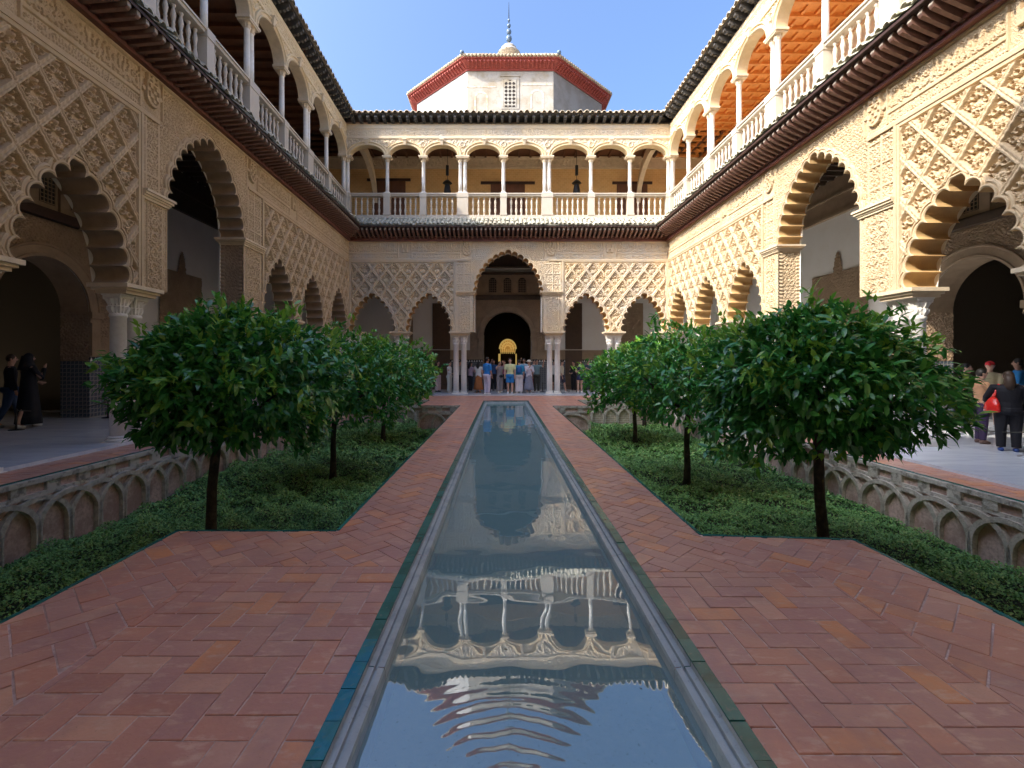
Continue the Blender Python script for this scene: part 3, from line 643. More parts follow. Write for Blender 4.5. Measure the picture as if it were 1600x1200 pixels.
    ug1 = g1+(4.2 if key != 'E' else 5); ug0 = g0-(0 if key != 'E' else 5)
    mb = MB(); ubox(mb, fr, ug0, ug1, 13.02, 13.1, NU-3.3, NU-.34); mb.obj('upper_ceiling', LITWOOD if key == 'R' else DOORW, root)  # one wood: bright copy for the sunlit wing, dark for the shaded wings
    bl = LITWOOD if key == 'R' else DOORW
    s = .62; k = 0; u = g0+.3
    mbm = MB(); ubox(mbm, fr, -.06, .06, 12.86, 13.02, 0, 0)
    while u < ug1:
        if key == 'R' and u < vis[0]: u += s; continue
        mb = MB(); ubox(mb, fr, u-.055, u+.055, 12.88, 13.02, NU-3.2, NU-.28); mb.obj('ceiling_beam', bl, root); u += s
    if key == 'R':
        for j in range(6):
            n = NU-.6-j*.47; mb = MB(); ubox(mb, fr, vis[0], ug1, 12.93, 13.02, n-.05, n+.05); mb.obj('ceiling_batten', bl, root)
    NBU = NU-3.25
    mb = MB(); ubox(mb, fr, ug0, ug1, 8.54, 13.02, NBU-.3, NBU); mb.obj('upper_back_wall', OBRICK if key == 'E' else PLASTER if key == 'R' else BROWNP, root)
    mb = MB(); ubox(mb, fr, ug0, ug1, 12.40, 12.86, NBU, NBU+.04); ubox(mb, fr, ug0, ug1, 12.86, 12.95, NBU, NBU+.12); ubox(mb, fr, ug0, ug1, 12.30, 12.40, NBU, NBU+.09); mb.obj('upper_wall_frieze', STONE if key == 'E' else CWOOD if key == 'L' else STONE, root)
    if key == 'E':
        us = np.linspace(g0, g1, 640); relief(fr, us, np.linspace(12.41, 12.85, 24), lambda U, Z: script(U, Z, 12.42, 12.84, .22, .03)*.6+arab(U, Z, .4, .014), None, NBU+.06).obj('scrollwork_frieze', STONE, root)
    # lower back wall
    dc, da, dz = c['door']
    wall_with_door(fr, g0-(0 if key != 'E' else 5), g1+(4 if key != 'E' else 5), -.3, 8.44, NB, dc, da, dz, .75, PLASTER, root)
    w_ = da+.75
    # carved surround over the door
    def hole_d(U, Z): return (np.hypot(U-dc, Z-(dz-da)) < da+.12) & (Z > dz-da) | ((np.abs(U-dc) < da+.12) & (Z <= dz-da))
    us = np.linspace(dc-w_, dc+w_, 130)
    relief(fr, us, np.linspace(1.75, 5.1, 120), lambda U, Z: arab(U, Z, .14, .012), hole_d, NB+.03).obj('carved_door_surround', BROWNP, root)
    door_ring(fr, dc, da, dz, NB+.03, root)
    mb = MB()
    for sg in (-1, 1):
        ubox(mb, fr, dc+sg*(da+.15)-.14, dc+sg*(da+.15)+.14, 1.75, dz-da-.02, NB, NB+.09)
        ubox(mb, fr, dc+sg*(da+.15)-.2, dc+sg*(da+.15)+.2, dz-da-.16, dz-da+.02, NB, NB+.14)
    mb.obj('door_jamb', BROWNP, root)
    mb = MB(); ubox(mb, fr, dc-w_-.05, dc+w_+.05, 5.1, 5.28, NB, NB+.22); ubox(mb, fr, dc-w_-.05, dc+w_+.05, 5.28, 5.36, NB, NB+.14); ubox(mb, fr, dc-w_-.05, dc+w_+.05, 6.5, 6.64, NB, NB+.18); mb.obj('carved_lintel', DWOOD if key == 'L' else CWOOD, root)
    mb = MB(); ubox(mb, fr, dc-w_, dc+w_, 5.36, 6.5, NB, NB+.05)
    for x in (-1.25, -.42, .42, 1.25): ubox(mb, fr, dc+x*1.0-.13, dc+x+.13, 5.36, 6.5, NB, NB+.12)
    mb.obj('window_band', BROWNP, root)
    for x in (-.83, 0, .83):
        mb = MB(); k = np.linspace(0, PI, 11); X = np.r_[-.22, -.22*np.cos(k), .22]; Z = np.r_[5.5, 6.12+.22*np.sin(k), 5.5]
        v = [fr(dc+x+a_, b_, NB+.052) for a_, b_ in zip(X, Z)]; mb.add(v, [tuple(range(len(v)))]); wn_ = mb.obj('lattice_window', DARK, root)
        mb = MB()
        for i in range(5): ubox(mb, fr, dc+x-.2+i*.1-.008, dc+x-.2+i*.1+.008, 5.5, 6.25 if abs(i-2) < 2 else 6.12, NB+.055, NB+.075)
        for i in range(8): ubox(mb, fr, dc+x-.21, dc+x+.21, 5.52+i*.1-.008, 5.52+i*.1+.008, NB+.058, NB+.078)
        mb.obj('lattice', BROWNP, wn_)
    # dado
    for (p0, p1) in ((g0-(4 if key == 'E' else 0), dc-da-.005), (dc+da+.005, g1+4)):
        mb = MB(); ubox(mb, fr, p0, p1, -.1, 1.6, NB, NB+.03); mb.obj('tile_dado', AZUL, root)
        mb = MB(); ubox(mb, fr, p0, p1, 1.72, 2.25, NB, NB+.035); mb.obj('dado_band', BROWNP, root)
        mb = MB(); ubox(mb, fr, p0, p1, 1.6, 1.72, NB, NB+.025); mb.obj('dado_frieze', IRON, root)
        mb = MB(); u = p0
        while u < p1-.1:
            mb.add([fr(u, 1.60, NB+.03), fr(u+.1, 1.60, NB+.03), fr(u+.05, 1.71, NB+.03)], [(0, 1, 2)]); u += .14
        mb.obj('merlon_border', MARBLE, root, kind='stuff')
    for sg in (-1, 1):
        mb = MB(); a_, b_ = sorted((dc+sg*(da+.02), dc+sg*(da-.02))); ubox(mb, fr, a_, b_, -.1, 1.6, NB-.74, NB+.034); mb.obj('reveal_dado', AZUL, root)
        NN, ZZ = np.meshgrid(np.linspace(NB-.74, NB+.03, 30), np.linspace(1.62, dz-da, 60), indexing='ij'); MB().grid(fr(dc+sg*(da-.02)-sg*arab(NN, ZZ, .16, .012), ZZ, NN)).obj('carved_reveal_panel', BROWNP, root)
    # stucco panels with pointed crest
    for (pc, pw, ph, crest, m) in ({'E': [(-5.6, .55, 4.9, 0, BROWNP), (7.3, .65, 4.9, 0, BROWNP)], 'L': [(dc+5.15, 1.15, 4.75, 1, BROWNP)], 'R': [(dc+4.85, 1.4, 4.85, 1, BROWNP)]}[key]):
        us = np.linspace(pc-pw, pc+pw, 70)
        hole = (lambda U, Z: (Z > ph) & (np.abs(U-pc)-.24*np.sqrt(np.clip((ph+.75-Z)/.75, 0, 1)) > 0)) if crest else None
        relief(fr, us, np.linspace(2.26, ph+(.75 if crest else 0), 100), lambda U, Z: arab(U, Z, .15, .010), hole, NB+.04).obj('stucco_wall_panel', m, root)
        if crest:
            for sx in (-.5, .25):
                mb = MB(); k = np.linspace(0, PI, 11); X = np.r_[-.2, -.2*np.cos(k), .2]; Z = np.r_[2.3, 2.95+.2*np.sin(k), 2.3]
                v = [fr(pc+sx+a_, b_, NB+.07) for a_, b_ in zip(X, Z)]; mb.add(v, [tuple(range(len(v)))]); mb.obj('blind_window', DARK, root)
    if key == 'E':
        for (l, r) in ((-3.95, -2.95), (3.55, 4.5)):
            us = np.linspace(l, r, 40); relief(fr, us, np.linspace(2.3, 4.9, 90), lambda U, Z: arab(U, Z, .13, .010), None, NB+.06).obj('wooden_door_leaf', DBROWNP, root)
            mb = MB(); ubox(mb, fr, l, r, .0, 2.24, NB+.04, NB+.07); mb.obj('lower_door_leaf', DBROWNP, root)
    # room behind the door
    d1 = NB-.75; rm = 9.0 if key == 'E' else 5.0; hw = 4.4 if key == 'E' else 3.5
    mb = MB(); p = lambda u, z, n: fr(u, z, n)
    mb.add([p(dc-hw, -.1, d1), p(dc-hw, 7, d1), p(dc-hw, 7, d1-rm), p(dc-hw, -.1, d1-rm)], [(0, 1, 2, 3)])
    mb.add([p(dc+hw, -.1, d1), p(dc+hw, 7, d1), p(dc+hw, 7, d1-rm), p(dc+hw, -.1, d1-rm)], [(0, 1, 2, 3)])
    mb.add([p(dc-hw, 7, d1), p(dc+hw, 7, d1), p(dc+hw, 7, d1-rm), p(dc-hw, 7, d1-rm)], [(0, 1, 2, 3)])
    mb.add([p(dc-hw, 0-.1, d1-rm), p(dc+hw, -.1, d1-rm), p(dc+hw, 7, d1-rm), p(dc-hw, 7, d1-rm)], [(0, 1, 2, 3)])
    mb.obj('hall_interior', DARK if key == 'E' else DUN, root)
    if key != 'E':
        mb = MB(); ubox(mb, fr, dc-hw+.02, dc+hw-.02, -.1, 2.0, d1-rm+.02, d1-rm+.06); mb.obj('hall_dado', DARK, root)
    return fr

root_E = thing('palace_wing', (.28, 22.97, 0), 'far arcade wing across the end of the courtyard, below the octagonal tower', 'palace wing', 'arcaded wings around the courtyard')
build_wing('E', root_E)
root_L = thing('palace_wing', (-7.16, 11.6, 0), 'shaded arcade wing along the left side of the courtyard with a dark upper gallery', 'palace wing', 'arcaded wings around the courtyard')
build_wing('L', root_L)
root_R = thing('palace_wing', (8.12, 12.35, 0), 'sunlit arcade wing along the right side with an orange coffered gallery ceiling', 'palace wing', 'arcaded wings around the courtyard')
build_wing('R', root_R)

# near wing (behind and over the camera): open loggia below, plain storey above
rn = thing('palace_wing', (.3, .5, 0), 'near wing with an added block that shades the front of the courtyard, behind the viewer', 'palace wing', 'arcaded wings around the courtyard')
fn = Frame('N'); mb = MB(); ubox(mb, fn, -12, 13, 7.4, 13.3, -.6, 0); ubox(mb, fn, -12, 13, 7.4, 7.8, -4.5, -.6); mb.obj('upper_wall', USTUC, rn)
mb = MB(); ubox(mb, fn, -12, -4.2, -.3, 7.4, -.6, 0); ubox(mb, fn, 4.6, 13, -.3, 7.4, -.6, 0); mb.obj('lower_wall', STUCCO, rn)
mb = MB(); ubox(mb, fn, -12, 13, -.3, 13.3, -5.0, -4.5); mb.obj('back_wall', PLASTER, rn)
mb = MB(); p = [fn(-12, 13.35, .6), fn(13, 13.35, .6), fn(13, 14.7, -2.6), fn(-12, 14.7, -2.6), fn(13, 13.35, -5.4), fn(-12, 13.35, -5.4)]; mb.add(p, [(0, 1, 2, 3), (3, 2, 4, 5)]); mb.obj('roof_slope', TILE, rn)

mb = MB(); ubox(mb, fn, -12, -3.9, 13.3, 17.0, -4.4, .0); ubox(mb, fn, -12.2, -3.7, 17.0, 17.25, -4.6, .3); mb.obj('shadow_block', USTUC, rn)  # unseen tall block added to throw the diagonal shadow on the right wing
# diagonal arches in the upper gallery corners of the far wing
fE = Frame('E')
for (ua, sg) in ((-7.0, 1), (7.5, -1)):
    k = np.linspace(0, PI*.5, 15); A = []; 
    for off, du in ((0, -.12), (0, .12), (.5, .12), (.5, -.12), (0, -.12)):
        n = -.6-2.6*np.sin(k)*1.0; z = 10.35+1.75*np.cos(k)+off*np.cos(k)**.5
        A.append(fE(ua+du+sg*.0+0*k, z, n))
    MB().grid(np.stack(A, 1)).obj('gallery_cross_arch', STONE, root_E)
# doors of the far upper gallery
for (uc, hw, zt, lw) in ((-6.3, .92, 11.62, 1.2), (.3, .95, 11.45, 1.5), (7.2, .85, 11.45, 1.1)):
    NBU = -3.41
    mb = MB(); ubox(mb, fE, uc-hw, uc+hw, 8.54, zt, NBU, NBU+.03)
    d = mb.obj('gallery_door', DOORW, root_E)
    mb = MB()
    for i in range(2):
        for j in range(3): ubox(mb, fE, uc-hw*.9+i*hw*.92, uc-hw*.9+i*hw*.92+hw*.78, 8.7+j*.92, 9.5+j*.92, NBU+.03, NBU+.055)
    mb.obj('door_panels', DOORW, d)
    mb = MB(); ubox(mb, fE, uc-lw, uc+lw, zt, zt+.13, NBU, NBU+.10); mb.obj('door_lintel', DWOOD, root_E)
# hanging lanterns in the far upper gallery
def lantern(px, label):
    n = -1.9; Y = 22.97-n; x = (px-785)*Y/F; zt = 11.05
    r = thing('lantern', (x, Y, zt-.9), label, 'lantern', 'iron lanterns in the far upper gallery')
    mb = MB().lathe([(.05, .36), (.13, .30), (.24, .20), (.26, .17), (.17, .15)], (x, Y, zt-.28), 8); mb.obj('lantern_roof', IRON, r)
    MB().lathe([(.17, 0), (.19, .14), (.19, .2), (.13, .52), (.1, .5)], (x, Y, zt-.72), 8).obj('lantern_body', IRON, r)
    MB().lathe([(.03, 0), (.06, .05), (.03, .1)], (x, Y, zt-.8), 8).obj('lantern_drop', IRON, r)
    MB().tube([(x, Y, zt), (x, Y, 12.0), (x, Y, 13.0)], .012, 6).obj('chain', IRON, r)
    MB().box((x, Y, 11.62), (.14, .14, .5)).obj('counterweight', IRON, r)
lantern(699, 'black iron lantern hanging left of centre in the far upper gallery')
lantern(901, 'black iron lantern hanging right of centre in the far upper gallery')
# sunlit inner doorway, its sunlight put in as emission, at the far end of the hall
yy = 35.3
gd = thing('sun_glow_doorway', (.4, yy, 0), 'golden latticed arch with sunlight painted in as glow, at the back of the dark hall', 'doorway')
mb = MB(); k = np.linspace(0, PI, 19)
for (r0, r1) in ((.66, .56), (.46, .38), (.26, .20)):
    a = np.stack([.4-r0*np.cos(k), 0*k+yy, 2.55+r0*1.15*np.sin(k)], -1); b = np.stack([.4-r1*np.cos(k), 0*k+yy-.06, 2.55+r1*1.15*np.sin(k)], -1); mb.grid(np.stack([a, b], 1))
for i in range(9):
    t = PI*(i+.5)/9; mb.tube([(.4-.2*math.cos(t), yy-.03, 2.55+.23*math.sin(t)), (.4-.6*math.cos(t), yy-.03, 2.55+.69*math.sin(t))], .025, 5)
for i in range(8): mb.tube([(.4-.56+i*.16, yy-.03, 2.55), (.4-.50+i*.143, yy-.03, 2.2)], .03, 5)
mb.obj('glowing_lattice', SUNGLOW, gd)
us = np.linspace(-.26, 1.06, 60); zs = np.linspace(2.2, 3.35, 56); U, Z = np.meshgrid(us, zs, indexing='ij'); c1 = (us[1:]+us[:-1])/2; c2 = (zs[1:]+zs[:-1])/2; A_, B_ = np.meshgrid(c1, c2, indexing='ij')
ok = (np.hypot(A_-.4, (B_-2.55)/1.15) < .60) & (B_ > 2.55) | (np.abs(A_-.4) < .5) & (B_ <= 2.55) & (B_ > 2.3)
MB().grid(np.stack([U, yy+.06-arab(U, Z, .16, .03), Z], -1), ok).obj('glowing_panel', mat('stucco_sun_glow', (.5, .28, .07), .5, emit=((1, .6, .14), .06)), gd)  # weak emission paints the same sunlight onto the backing panel
mb = MB(); mb.box((-.22, yy, 1.1), (.16, .1, 2.2)); mb.box((1.02, yy, 1.1), (.09, .1, 2.2)); mb.obj('glowing_jamb', SUNGLOW, gd)

# ------------------------------------------------------------------ octagonal tower
tw = thing('octagonal_tower', (.44, 36.7, 0), 'white octagonal tower with a red corbelled eave and tiled roof behind the far wing', 'tower')
TA, TC = 6.6, (.50, 36.7)
def octp(ap, z): 
    R = ap/math.cos(PI/8); return [(TC[0]+R*math.cos(-PI/2-PI/8+k*PI/4), TC[1]+R*math.sin(-PI/2-PI/8+k*PI/4), z) for k in range(8)]
lo, hi = octp(TA, 9), octp(TA, 20.0)
for k in range(8):
    j = (k+1) % 8; c0 = np.array([TC[0], TC[1], 0])
    ins = lambda p: tuple(np.array(p)+(np.array([TC[0], TC[1], p[2]])-np.array(p))*.04)
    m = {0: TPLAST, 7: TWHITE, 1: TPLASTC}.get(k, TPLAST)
    mb = MB(); mb.hexa(np.array([lo[k], lo[j], ins(lo[j]), ins(lo[k]), hi[k], hi[j], ins(hi[j]), ins(hi[k])])); o = mb.obj('tower_wall', m, tw)
    if k == 1: o['label'] = 'cracked tower face on the right, greyed to paint its shade'
    if k == 7: o['label'] = 'freshly whitened tower face on the left'
mb = MB(); P = [np.array(octp(a, z)+[octp(a, z)[0]]) for a, z in ((TA+.02, 20.02), (TA+.06, 20.03), (TA+.06, 20.13), (TA+.5, 20.44), (TA+.5, 20.5))]; mb.grid(np.stack(P, 0)); mb.obj('red_cornice', REDP, tw)
nb = 22
bm = MB(); prof = [(0, .14), (0, .46), (.44, .46), (.46, .35), (.3, .29), (.12, .16)]; n = len(prof); w = .05
bm.add([(-w, -x, z) for x, z in prof]+[(w, -x, z) for x, z in prof], [tuple(range(n)), tuple(range(2*n-1, n-1, -1))]+[(i, n+i, n+(i+1) % n, (i+1) % n) for i in range(n)])
bmesh_ = bm.mesh('corbel', REDP, False)
for k in (6, 7, 0, 1, 2):
    a, b = np.array(octp(TA+.08, 19.98)[k]), np.array(octp(TA+.08, 19.98)[(k+1) % 8]); an = k*PI/4
    for i in range(nb):
        p = a+(b-a)*(i+.5)/nb; link('corbel', bmesh_, tw, loc=p, rot=(0, 0, an))
mb = MB(); P = [np.array(octp(a, z)+[octp(a, z)[0]]) for a, z in ((TA, 20.5), (TA+.62, 20.5), (TA+.62, 20.56))]; mb.grid(np.stack(P, 0)); mb.obj('eave_board', REDP, tw)
mb = MB(); P = [np.array(octp(a, z)+[octp(a, z)[0]]) for a, z in ((TA+.6, 20.58), (.1, 24.9))]; mb.grid(np.stack(P, 0)); mb.obj('tower_roof', TILE, tw)
mb = MB()
for k in (6, 7, 0, 1, 2):
    a, b = np.array(octp(TA+.68, 20.6)[k]), np.array(octp(TA+.68, 20.6)[(k+1) % 8]); top = np.array([TC[0], TC[1], 24.95]); m = 26
    for i in range(m):
        p = a+(b-a)*(i+.5)/m; q = p+(top-p)*.12
        mb.tube([p, (p+q)/2+np.array([0, 0, .03]), q], [.10, .095, .09], 8)
mb.obj('roof_edge_tiles', TILE, tw, smooth=True, kind='stuff')
mb = MB()
for k in (0, 1): mb.ball(tuple(np.array(octp(TA+.66, 20.78)[k])), .14)
mb.obj('corner_balls', BALL, tw, smooth=True)
fi = MB().lathe([(.5, 25.0), (.62, 25.25), (.9, 25.35), (.75, 25.55), (.5, 25.65), (.6, 25.8), (.4, 26.0), (.12, 26.15), (.05, 26.2)], (TC[0], TC[1], 0), 14).obj('finial', WHITEMAR, tw, smooth=True)
for (z, r) in ((26.58, .24), (27.1, .2), (27.58, .15), (28.0, .1)):
    MB().ball((TC[0], TC[1], z), (r, r, r*1.15)).obj('finial_ball', BALL, fi, smooth=True)
MB().tube([(TC[0], TC[1], 26), (TC[0], TC[1], 28), (TC[0], TC[1], 29.4)], [.05, .04, .012], 6).obj('finial_rod', IRON, fi)
# latticed window and faded blind arches on the front face
wx, wy = .48, 36.7-TA
win = MB(); win.box((wx, wy-.01, 18.65), (1.15, .05, 2.05)); win.box((wx, wy-.03, 19.70), (1.25, .10, .07)); win = win.obj('tower_window', TPLAST, tw)
MB().box((wx, wy-.043, 18.6), (.82, .015, 1.75)).obj('window_opening', DARK, win)
us = np.linspace(wx-.40, wx+.40, 65); zs = np.linspace(17.73, 19.47, 141); U, Z = np.meshgrid((us[1:]+us[:-1])/2, (zs[1:]+zs[:-1])/2, indexing='ij')
pp = np.abs(np.sin((U-wx)*13+1.57)*np.sin((Z-18.6)*13)) + .25*np.cos((U-wx)*27)*np.cos((Z-18.6)*27)
inside = (np.abs(U-wx) < .38) & (Z < 19.05+.4*np.sqrt(np.clip(1-((U-wx)/.38)**2, 0, 1)))
solid = (pp < .45) | ~inside
U2, Z2 = np.meshgrid(us, zs, indexing='ij'); g = np.stack([U2, 0*U2+wy-.06, Z2], -1)
lo_ = MB().grid(g, solid).obj('lattice', TPLAST, win); md = lo_.modifiers.new('depth', 'SOLIDIFY'); md.thickness = .03
def blind(cx, cz, rib):
    mb = MB(); k = np.linspace(0, PI, 17)
    a = np.stack([cx-.42*np.cos(k), 0*k+wy-.012, cz+.42*np.sin(k)**.8], -1); b = np.stack([cx-.32*np.cos(k), 0*k+wy-.012, cz+.32*np.sin(k)**.8], -1); mb.grid(np.stack([a, b], 1))
    mb.box((cx-.37, wy-.01, cz-.4), (.1, .012, .8)); mb.box((cx+.37, wy-.01, cz-.4), (.1, .012, .8)); mb.box((cx, wy-.01, cz+.72), (1.9, .012, .08)); mb.box((cx, wy-.01, cz-.95), (1.8, .012, .06))
    mb.obj('painted_arch', mat('faded_ochre_paint', (.60, .46, .28), .9, [(6, (.72, .66, .56), 1, .42, .56)]), tw)
blind(-1.35, 18.3, 0); blind(2.2, 18.45, 0)

# ------------------------------------------------------------------ ground, paving, pool
def sheet(name, poly, z, m, kind='structure', zf=None, parent=None):
    v = [(x, y, zf(x, y) if zf else z) for x, y in poly]
    return MB().add(v, [tuple(range(len(v)))]).obj(name, m, parent, kind=kind)
PX = (-1.55, -.778, 1.065, 1.82); PLX = (-3.04, 3.13); YN = (4.44, 4.30); YF = (17.2, 17.05); PY1 = 19.35
BXL, BXR, BY0, BY1 = -6.35, 6.40, 1.5, 19.7
def zr(x, y): return -.15*(1-float(sstep(np.array(y), 8, 18)))*float(sstep(np.array(x), 5.9, 6.2))
MB().add([(-900, -600, -1.5), (900, -600, -1.5), (900, 1500, -1.5), (-900, 1500, -1.5)], [(0, 1, 2, 3)]).obj('ground', GROUNDM, kind='structure')
def clip(poly, reg):
    out = poly
    for i in range(len(reg)):
        a, b = np.array(reg[i]), np.array(reg[(i+1) % len(reg)]); e = b-a; nrm = np.array([-e[1], e[0]])
        inp, out = out, []
        for k in range(len(inp)):
            p, q = np.array(inp[k]), np.array(inp[(k+1) % len(inp)]); dp, dq = np.dot(p-a, nrm), np.dot(q-a, nrm)
            if dp >= 0: out.append(tuple(p))
            if dp*dq < 0: out.append(tuple(p+(q-p)*dp/(dp-dq)))
        if len(out) < 3: return []
    return out
def area(p): return .5*abs(sum(p[i][0]*p[(i+1) % len(p)][1]-p[(i+1) % len(p)][0]*p[i][1] for i in range(len(p))))
def herring(reg, w, ang, off=(0, 0), gap=.009):
    reg = [tuple(p) for p in reg]; xs = [p[0] for p in reg]; ys = [p[1] for p in reg]
    cx, cy = (min(xs)+max(xs))/2, (min(ys)+max(ys))/2; R = math.hypot(max(xs)-min(xs), max(ys)-min(ys))/2/w+4
    ca, sa = math.cos(ang), math.sin(ang); out = []
    M = int(R)+2
    for i in range(-2*M, 2*M):
        for j in range(-M, M):
            bx, by = i+2*j, i-2*j
            if abs(bx) > R or abs(by) > R: continue
            for (x0, y0, x1, y1) in ((bx, by, bx+2, by+1), (bx, by+1, bx+1, by+3)):
                g = gap/2/w; q = [(x0+g, y0+g), (x1-g, y0+g), (x1-g, y1-g), (x0+g, y1-g)]
                q = [(cx+off[0]+w*(x*ca-y*sa), cy+off[1]+w*(x*sa+y*ca)) for x, y in q]
                mx = sum(p[0] for p in q)/4; my = sum(p[1] for p in q)/4
                if not (min(xs)-.4 < mx < max(xs)+.4 and min(ys)-.4 < my < max(ys)+.4): continue
                c = clip(q, reg)
                if len(c) >= 3 and area(c) > .0012: out.append(c)
    return out
def rect(x0, x1, y0, y1): return [(x0, y0), (x1, y0), (x1, y1), (x0, y1)]
W = .142
tiles = []; E_ = .03
tiles += herring(rect(PX[0]+E_, PX[1], 3.66, PY1), W, PI/4)
tiles += herring(rect(PX[2], PX[3]-E_, 3.56, PY1), W, PI/4)
tiles += herring(rect(-2.23, PX[1], 1.1, 3.652), W, 0, (.03, .02)); tiles += herring(rect(PX[2], 2.342, 1.1, 3.552), W, 0, (.05, .0))
tiles += herring([(PLX[0]+E_, 1.1), (-2.24, 1.1), (-2.24, 3.66), (PLX[0]+E_, YN[0]-E_)], W*1.12, PI/4+.04)
tiles += herring([(-2.24, 3.66), (PX[0]+E_, 3.66), (PX[0]+E_, YN[0]-E_), (PLX[0]+E_, YN[0]-E_)], W, PI/4)
tiles += herring([(2.35, 1.1), (PLX[1]-E_, 1.1), (PLX[1]-E_, YN[1]-E_-.08), (2.35, 3.56)], W*1.12, PI/4-.04)
tiles += herring([(PX[3]-E_, 3.56), (2.35, 3.56), (PLX[1]-E_, YN[1]-E_-.08), (PX[3]-E_, YN[1]-E_+.03)], W, PI/4)
tiles += herring(rect(PLX[0], PX[0]+E_-.004, YF[0]+E_, PY1), W, PI/4); tiles += herring(rect(PX[3]-E_+.004, PLX[1], YF[1]+E_, PY1), W, PI/4)
tiles += herring(rect(BXL-.65, 7.0, BY1+.08, 22.3), W*1.3, PI/4)
tiles += herring(rect(-3.04, 3.13, PY1+.02, BY1+.07), W, PI/4)
tiles += herring(rect(BXL-.72, BXL-.04, 4, BY1+.07), W, 0)
rt = herring(rect(BXR+.04, 7.03, 4, BY1+.07), W, 0)
pav = thing('courtyard_paving', (0, 2, 0), None, None); pav['kind'] = 'structure'
def tile_geo(mb, c, tint, zf=None, tilt=True):
    n = len(c); cx = sum(p[0] for p in c)/n; cy = sum(p[1] for p in c)/n
    tx, ty, tz = (rng.normal(0, .004), rng.normal(0, .004), rng.uniform(-.0025, .002)) if tilt else (0, 0, 0)
    b = .003; top = []; ed = []; bot = []
    for (x, y) in c:
        x += rng.normal(0, .0011); y += rng.normal(0, .0011); d = math.hypot(x-cx, y-cy)+1e-6; k = 1-b/d; z = tz+(x-cx)*tx+(y-cy)*ty+(zf(x, y) if zf else 0)
        top.append((cx+(x-cx)*k, cy+(y-cy)*k, z)); ed.append((x, y, z-.003)); bot.append((x, y, z-.03))
    v = top+ed+bot; f = [tuple(range(n))]+[(i, n+i, n+(i+1) % n, (i+1) % n) for i in range(n)]+[(n+i, 2*n+i, 2*n+(i+1) % n, n+(i+1) % n) for i in range(n)]
    f = [tuple(reversed(x)) if len(x) == 4 else x for x in f]
    mb.add(v, f, tint)
def key_(c):
    x = sum(p[0] for p in c)/len(c); y = sum(p[1] for p in c)/len(c)
    py = 566+HCAM*F/y; px = 785+x*F/y
    return area(c)/y**3 if (py < 1215 and -20 < px < 1620) else 0
tiles.sort(key=key_, reverse=True)
def tt():
    r = random.random(); return min(1, max(.001, .06+random.gauss(.42, .2))) if r < .93 else 1.0
for c in tiles[:300]:
    mb = MB(); tile_geo(mb, c, tt()); mb.obj('paving_tile', PAVE, pav)
mb = MB()
for c in tiles[300:]: tile_geo(mb, c, tt())
for c in rt: tile_geo(mb, c, tt(), zf=zr)
mb.obj('paving_tiles', PAVE, pav, kind='stuff')
# bed sheet of mortar (pieces side by side)
mb = MB()
def slab(x0, x1, y0, y1, z1=-.0055, zf=None):
    p = [(x0, y0), (x1, y0), (x1, y1), (x0, y1)]
    mb.hexa(np.array([(x, y, -1.2) for x, y in p]+[(x, y, z1+(zf(x, y) if zf else 0)) for x, y in p]))
slab(PLX[0], PX[1]-.01, 1.0, YN[0]); slab(PX[2]+.01, PLX[1], 1.0, YN[1]-.05)
slab(PX[0], PX[1]-.01, YN[0]+.001, YF[0]-.001); slab(PX[2]+.01, PX[3], YN[1]-.049, YF[1]-.001)
slab(PLX[0], PX[1]-.01, YF[0], PY1+.3); slab(PX[2]+.01, PLX[1], YF[1], PY1+.3); slab(BXL-.9, 7.2, PY1+.42, 22.4)
slab(PX[1]-.005, PX[2]+.005, PY1+.06, PY1+.415); slab(PLX[0], PX[1]-.012, PY1+.305, PY1+.415); slab(PX[2]+.012, PLX[1], PY1+.305, PY1+.415)
slab(BXL-.85, BXL, BY0, PY1+.4); 
for (a, b) in ((BY0, 5), (5, 8), (8, 9.5), (9.5, 11), (11, 12.5), (12.5, 14), (14, 15.5), (15.5, 17), (17, PY1+.4)): slab(BXR, 7.2, a+.0005, b, zf=zr)
slab(-9, PLX[0]-.002, -.2, BY0-.01); slab(PLX[1]+.002, 9, -.2, BY0-.01); slab(PLX[0], PLX[1], -1, .995)
mb.obj('mortar_bed', MORTAR, pav)
# thin border course lines of tile
mb = MB()
# green glazed edging
def edging(mb, x0, y0, x1, y1, w, h, L=.2, zf=None, side=1):
    d = math.hypot(x1-x0, y1-y0); n = max(1, int(d/L)); ux, uy = (x1-x0)/d, (y1-y0)/d; nx, ny = -uy*side, ux*side
    for i in range(n):
        a, b = i*d/n+.003, (i+1)*d/n-.003; j = rng.normal(0, .0012)
        c = [(x0+ux*a, y0+uy*a), (x0+ux*b, y0+uy*b), (x0+ux*b+nx*w, y0+uy*b+ny*w), (x0+ux*a+nx*w, y0+uy*a+ny*w)]
        z = [(zf(*p) if zf else 0)+.004+j for p in c]
        mb.hexa(np.array([(p[0], p[1], zz-h) for p, zz in zip(c, z)]+[(p[0], p[1], zz) for p, zz in zip(c, z)]), random.uniform(.05, .9))
mb = MB()
L_ = [(PLX[0], 1.6, PLX[0], YN[0]), (PLX[0], YN[0], PX[0], YN[0]), (PX[0], YN[0], PX[0], YF[0]), (PX[0], YF[0], PLX[0], YF[0]), (PLX[0], YF[0], PLX[0], BY1), (PLX[0], BY1, BXL, BY1)]
for a in L_: edging(mb, *a, .032, .06, side=-1)
R_ = [(PLX[1], 1.6, PLX[1], YN[1]-.08), (PLX[1], YN[1]-.08, PX[3], YN[1]+.03), (PX[3], YN[1]+.03, PX[3], YF[1]), (PX[3], YF[1], PLX[1], YF[1]), (PLX[1], YF[1], PLX[1], BY1), (PLX[1], BY1, BXR, BY1)]
for a in R_: edging(mb, *a, .032, .06, side=1)
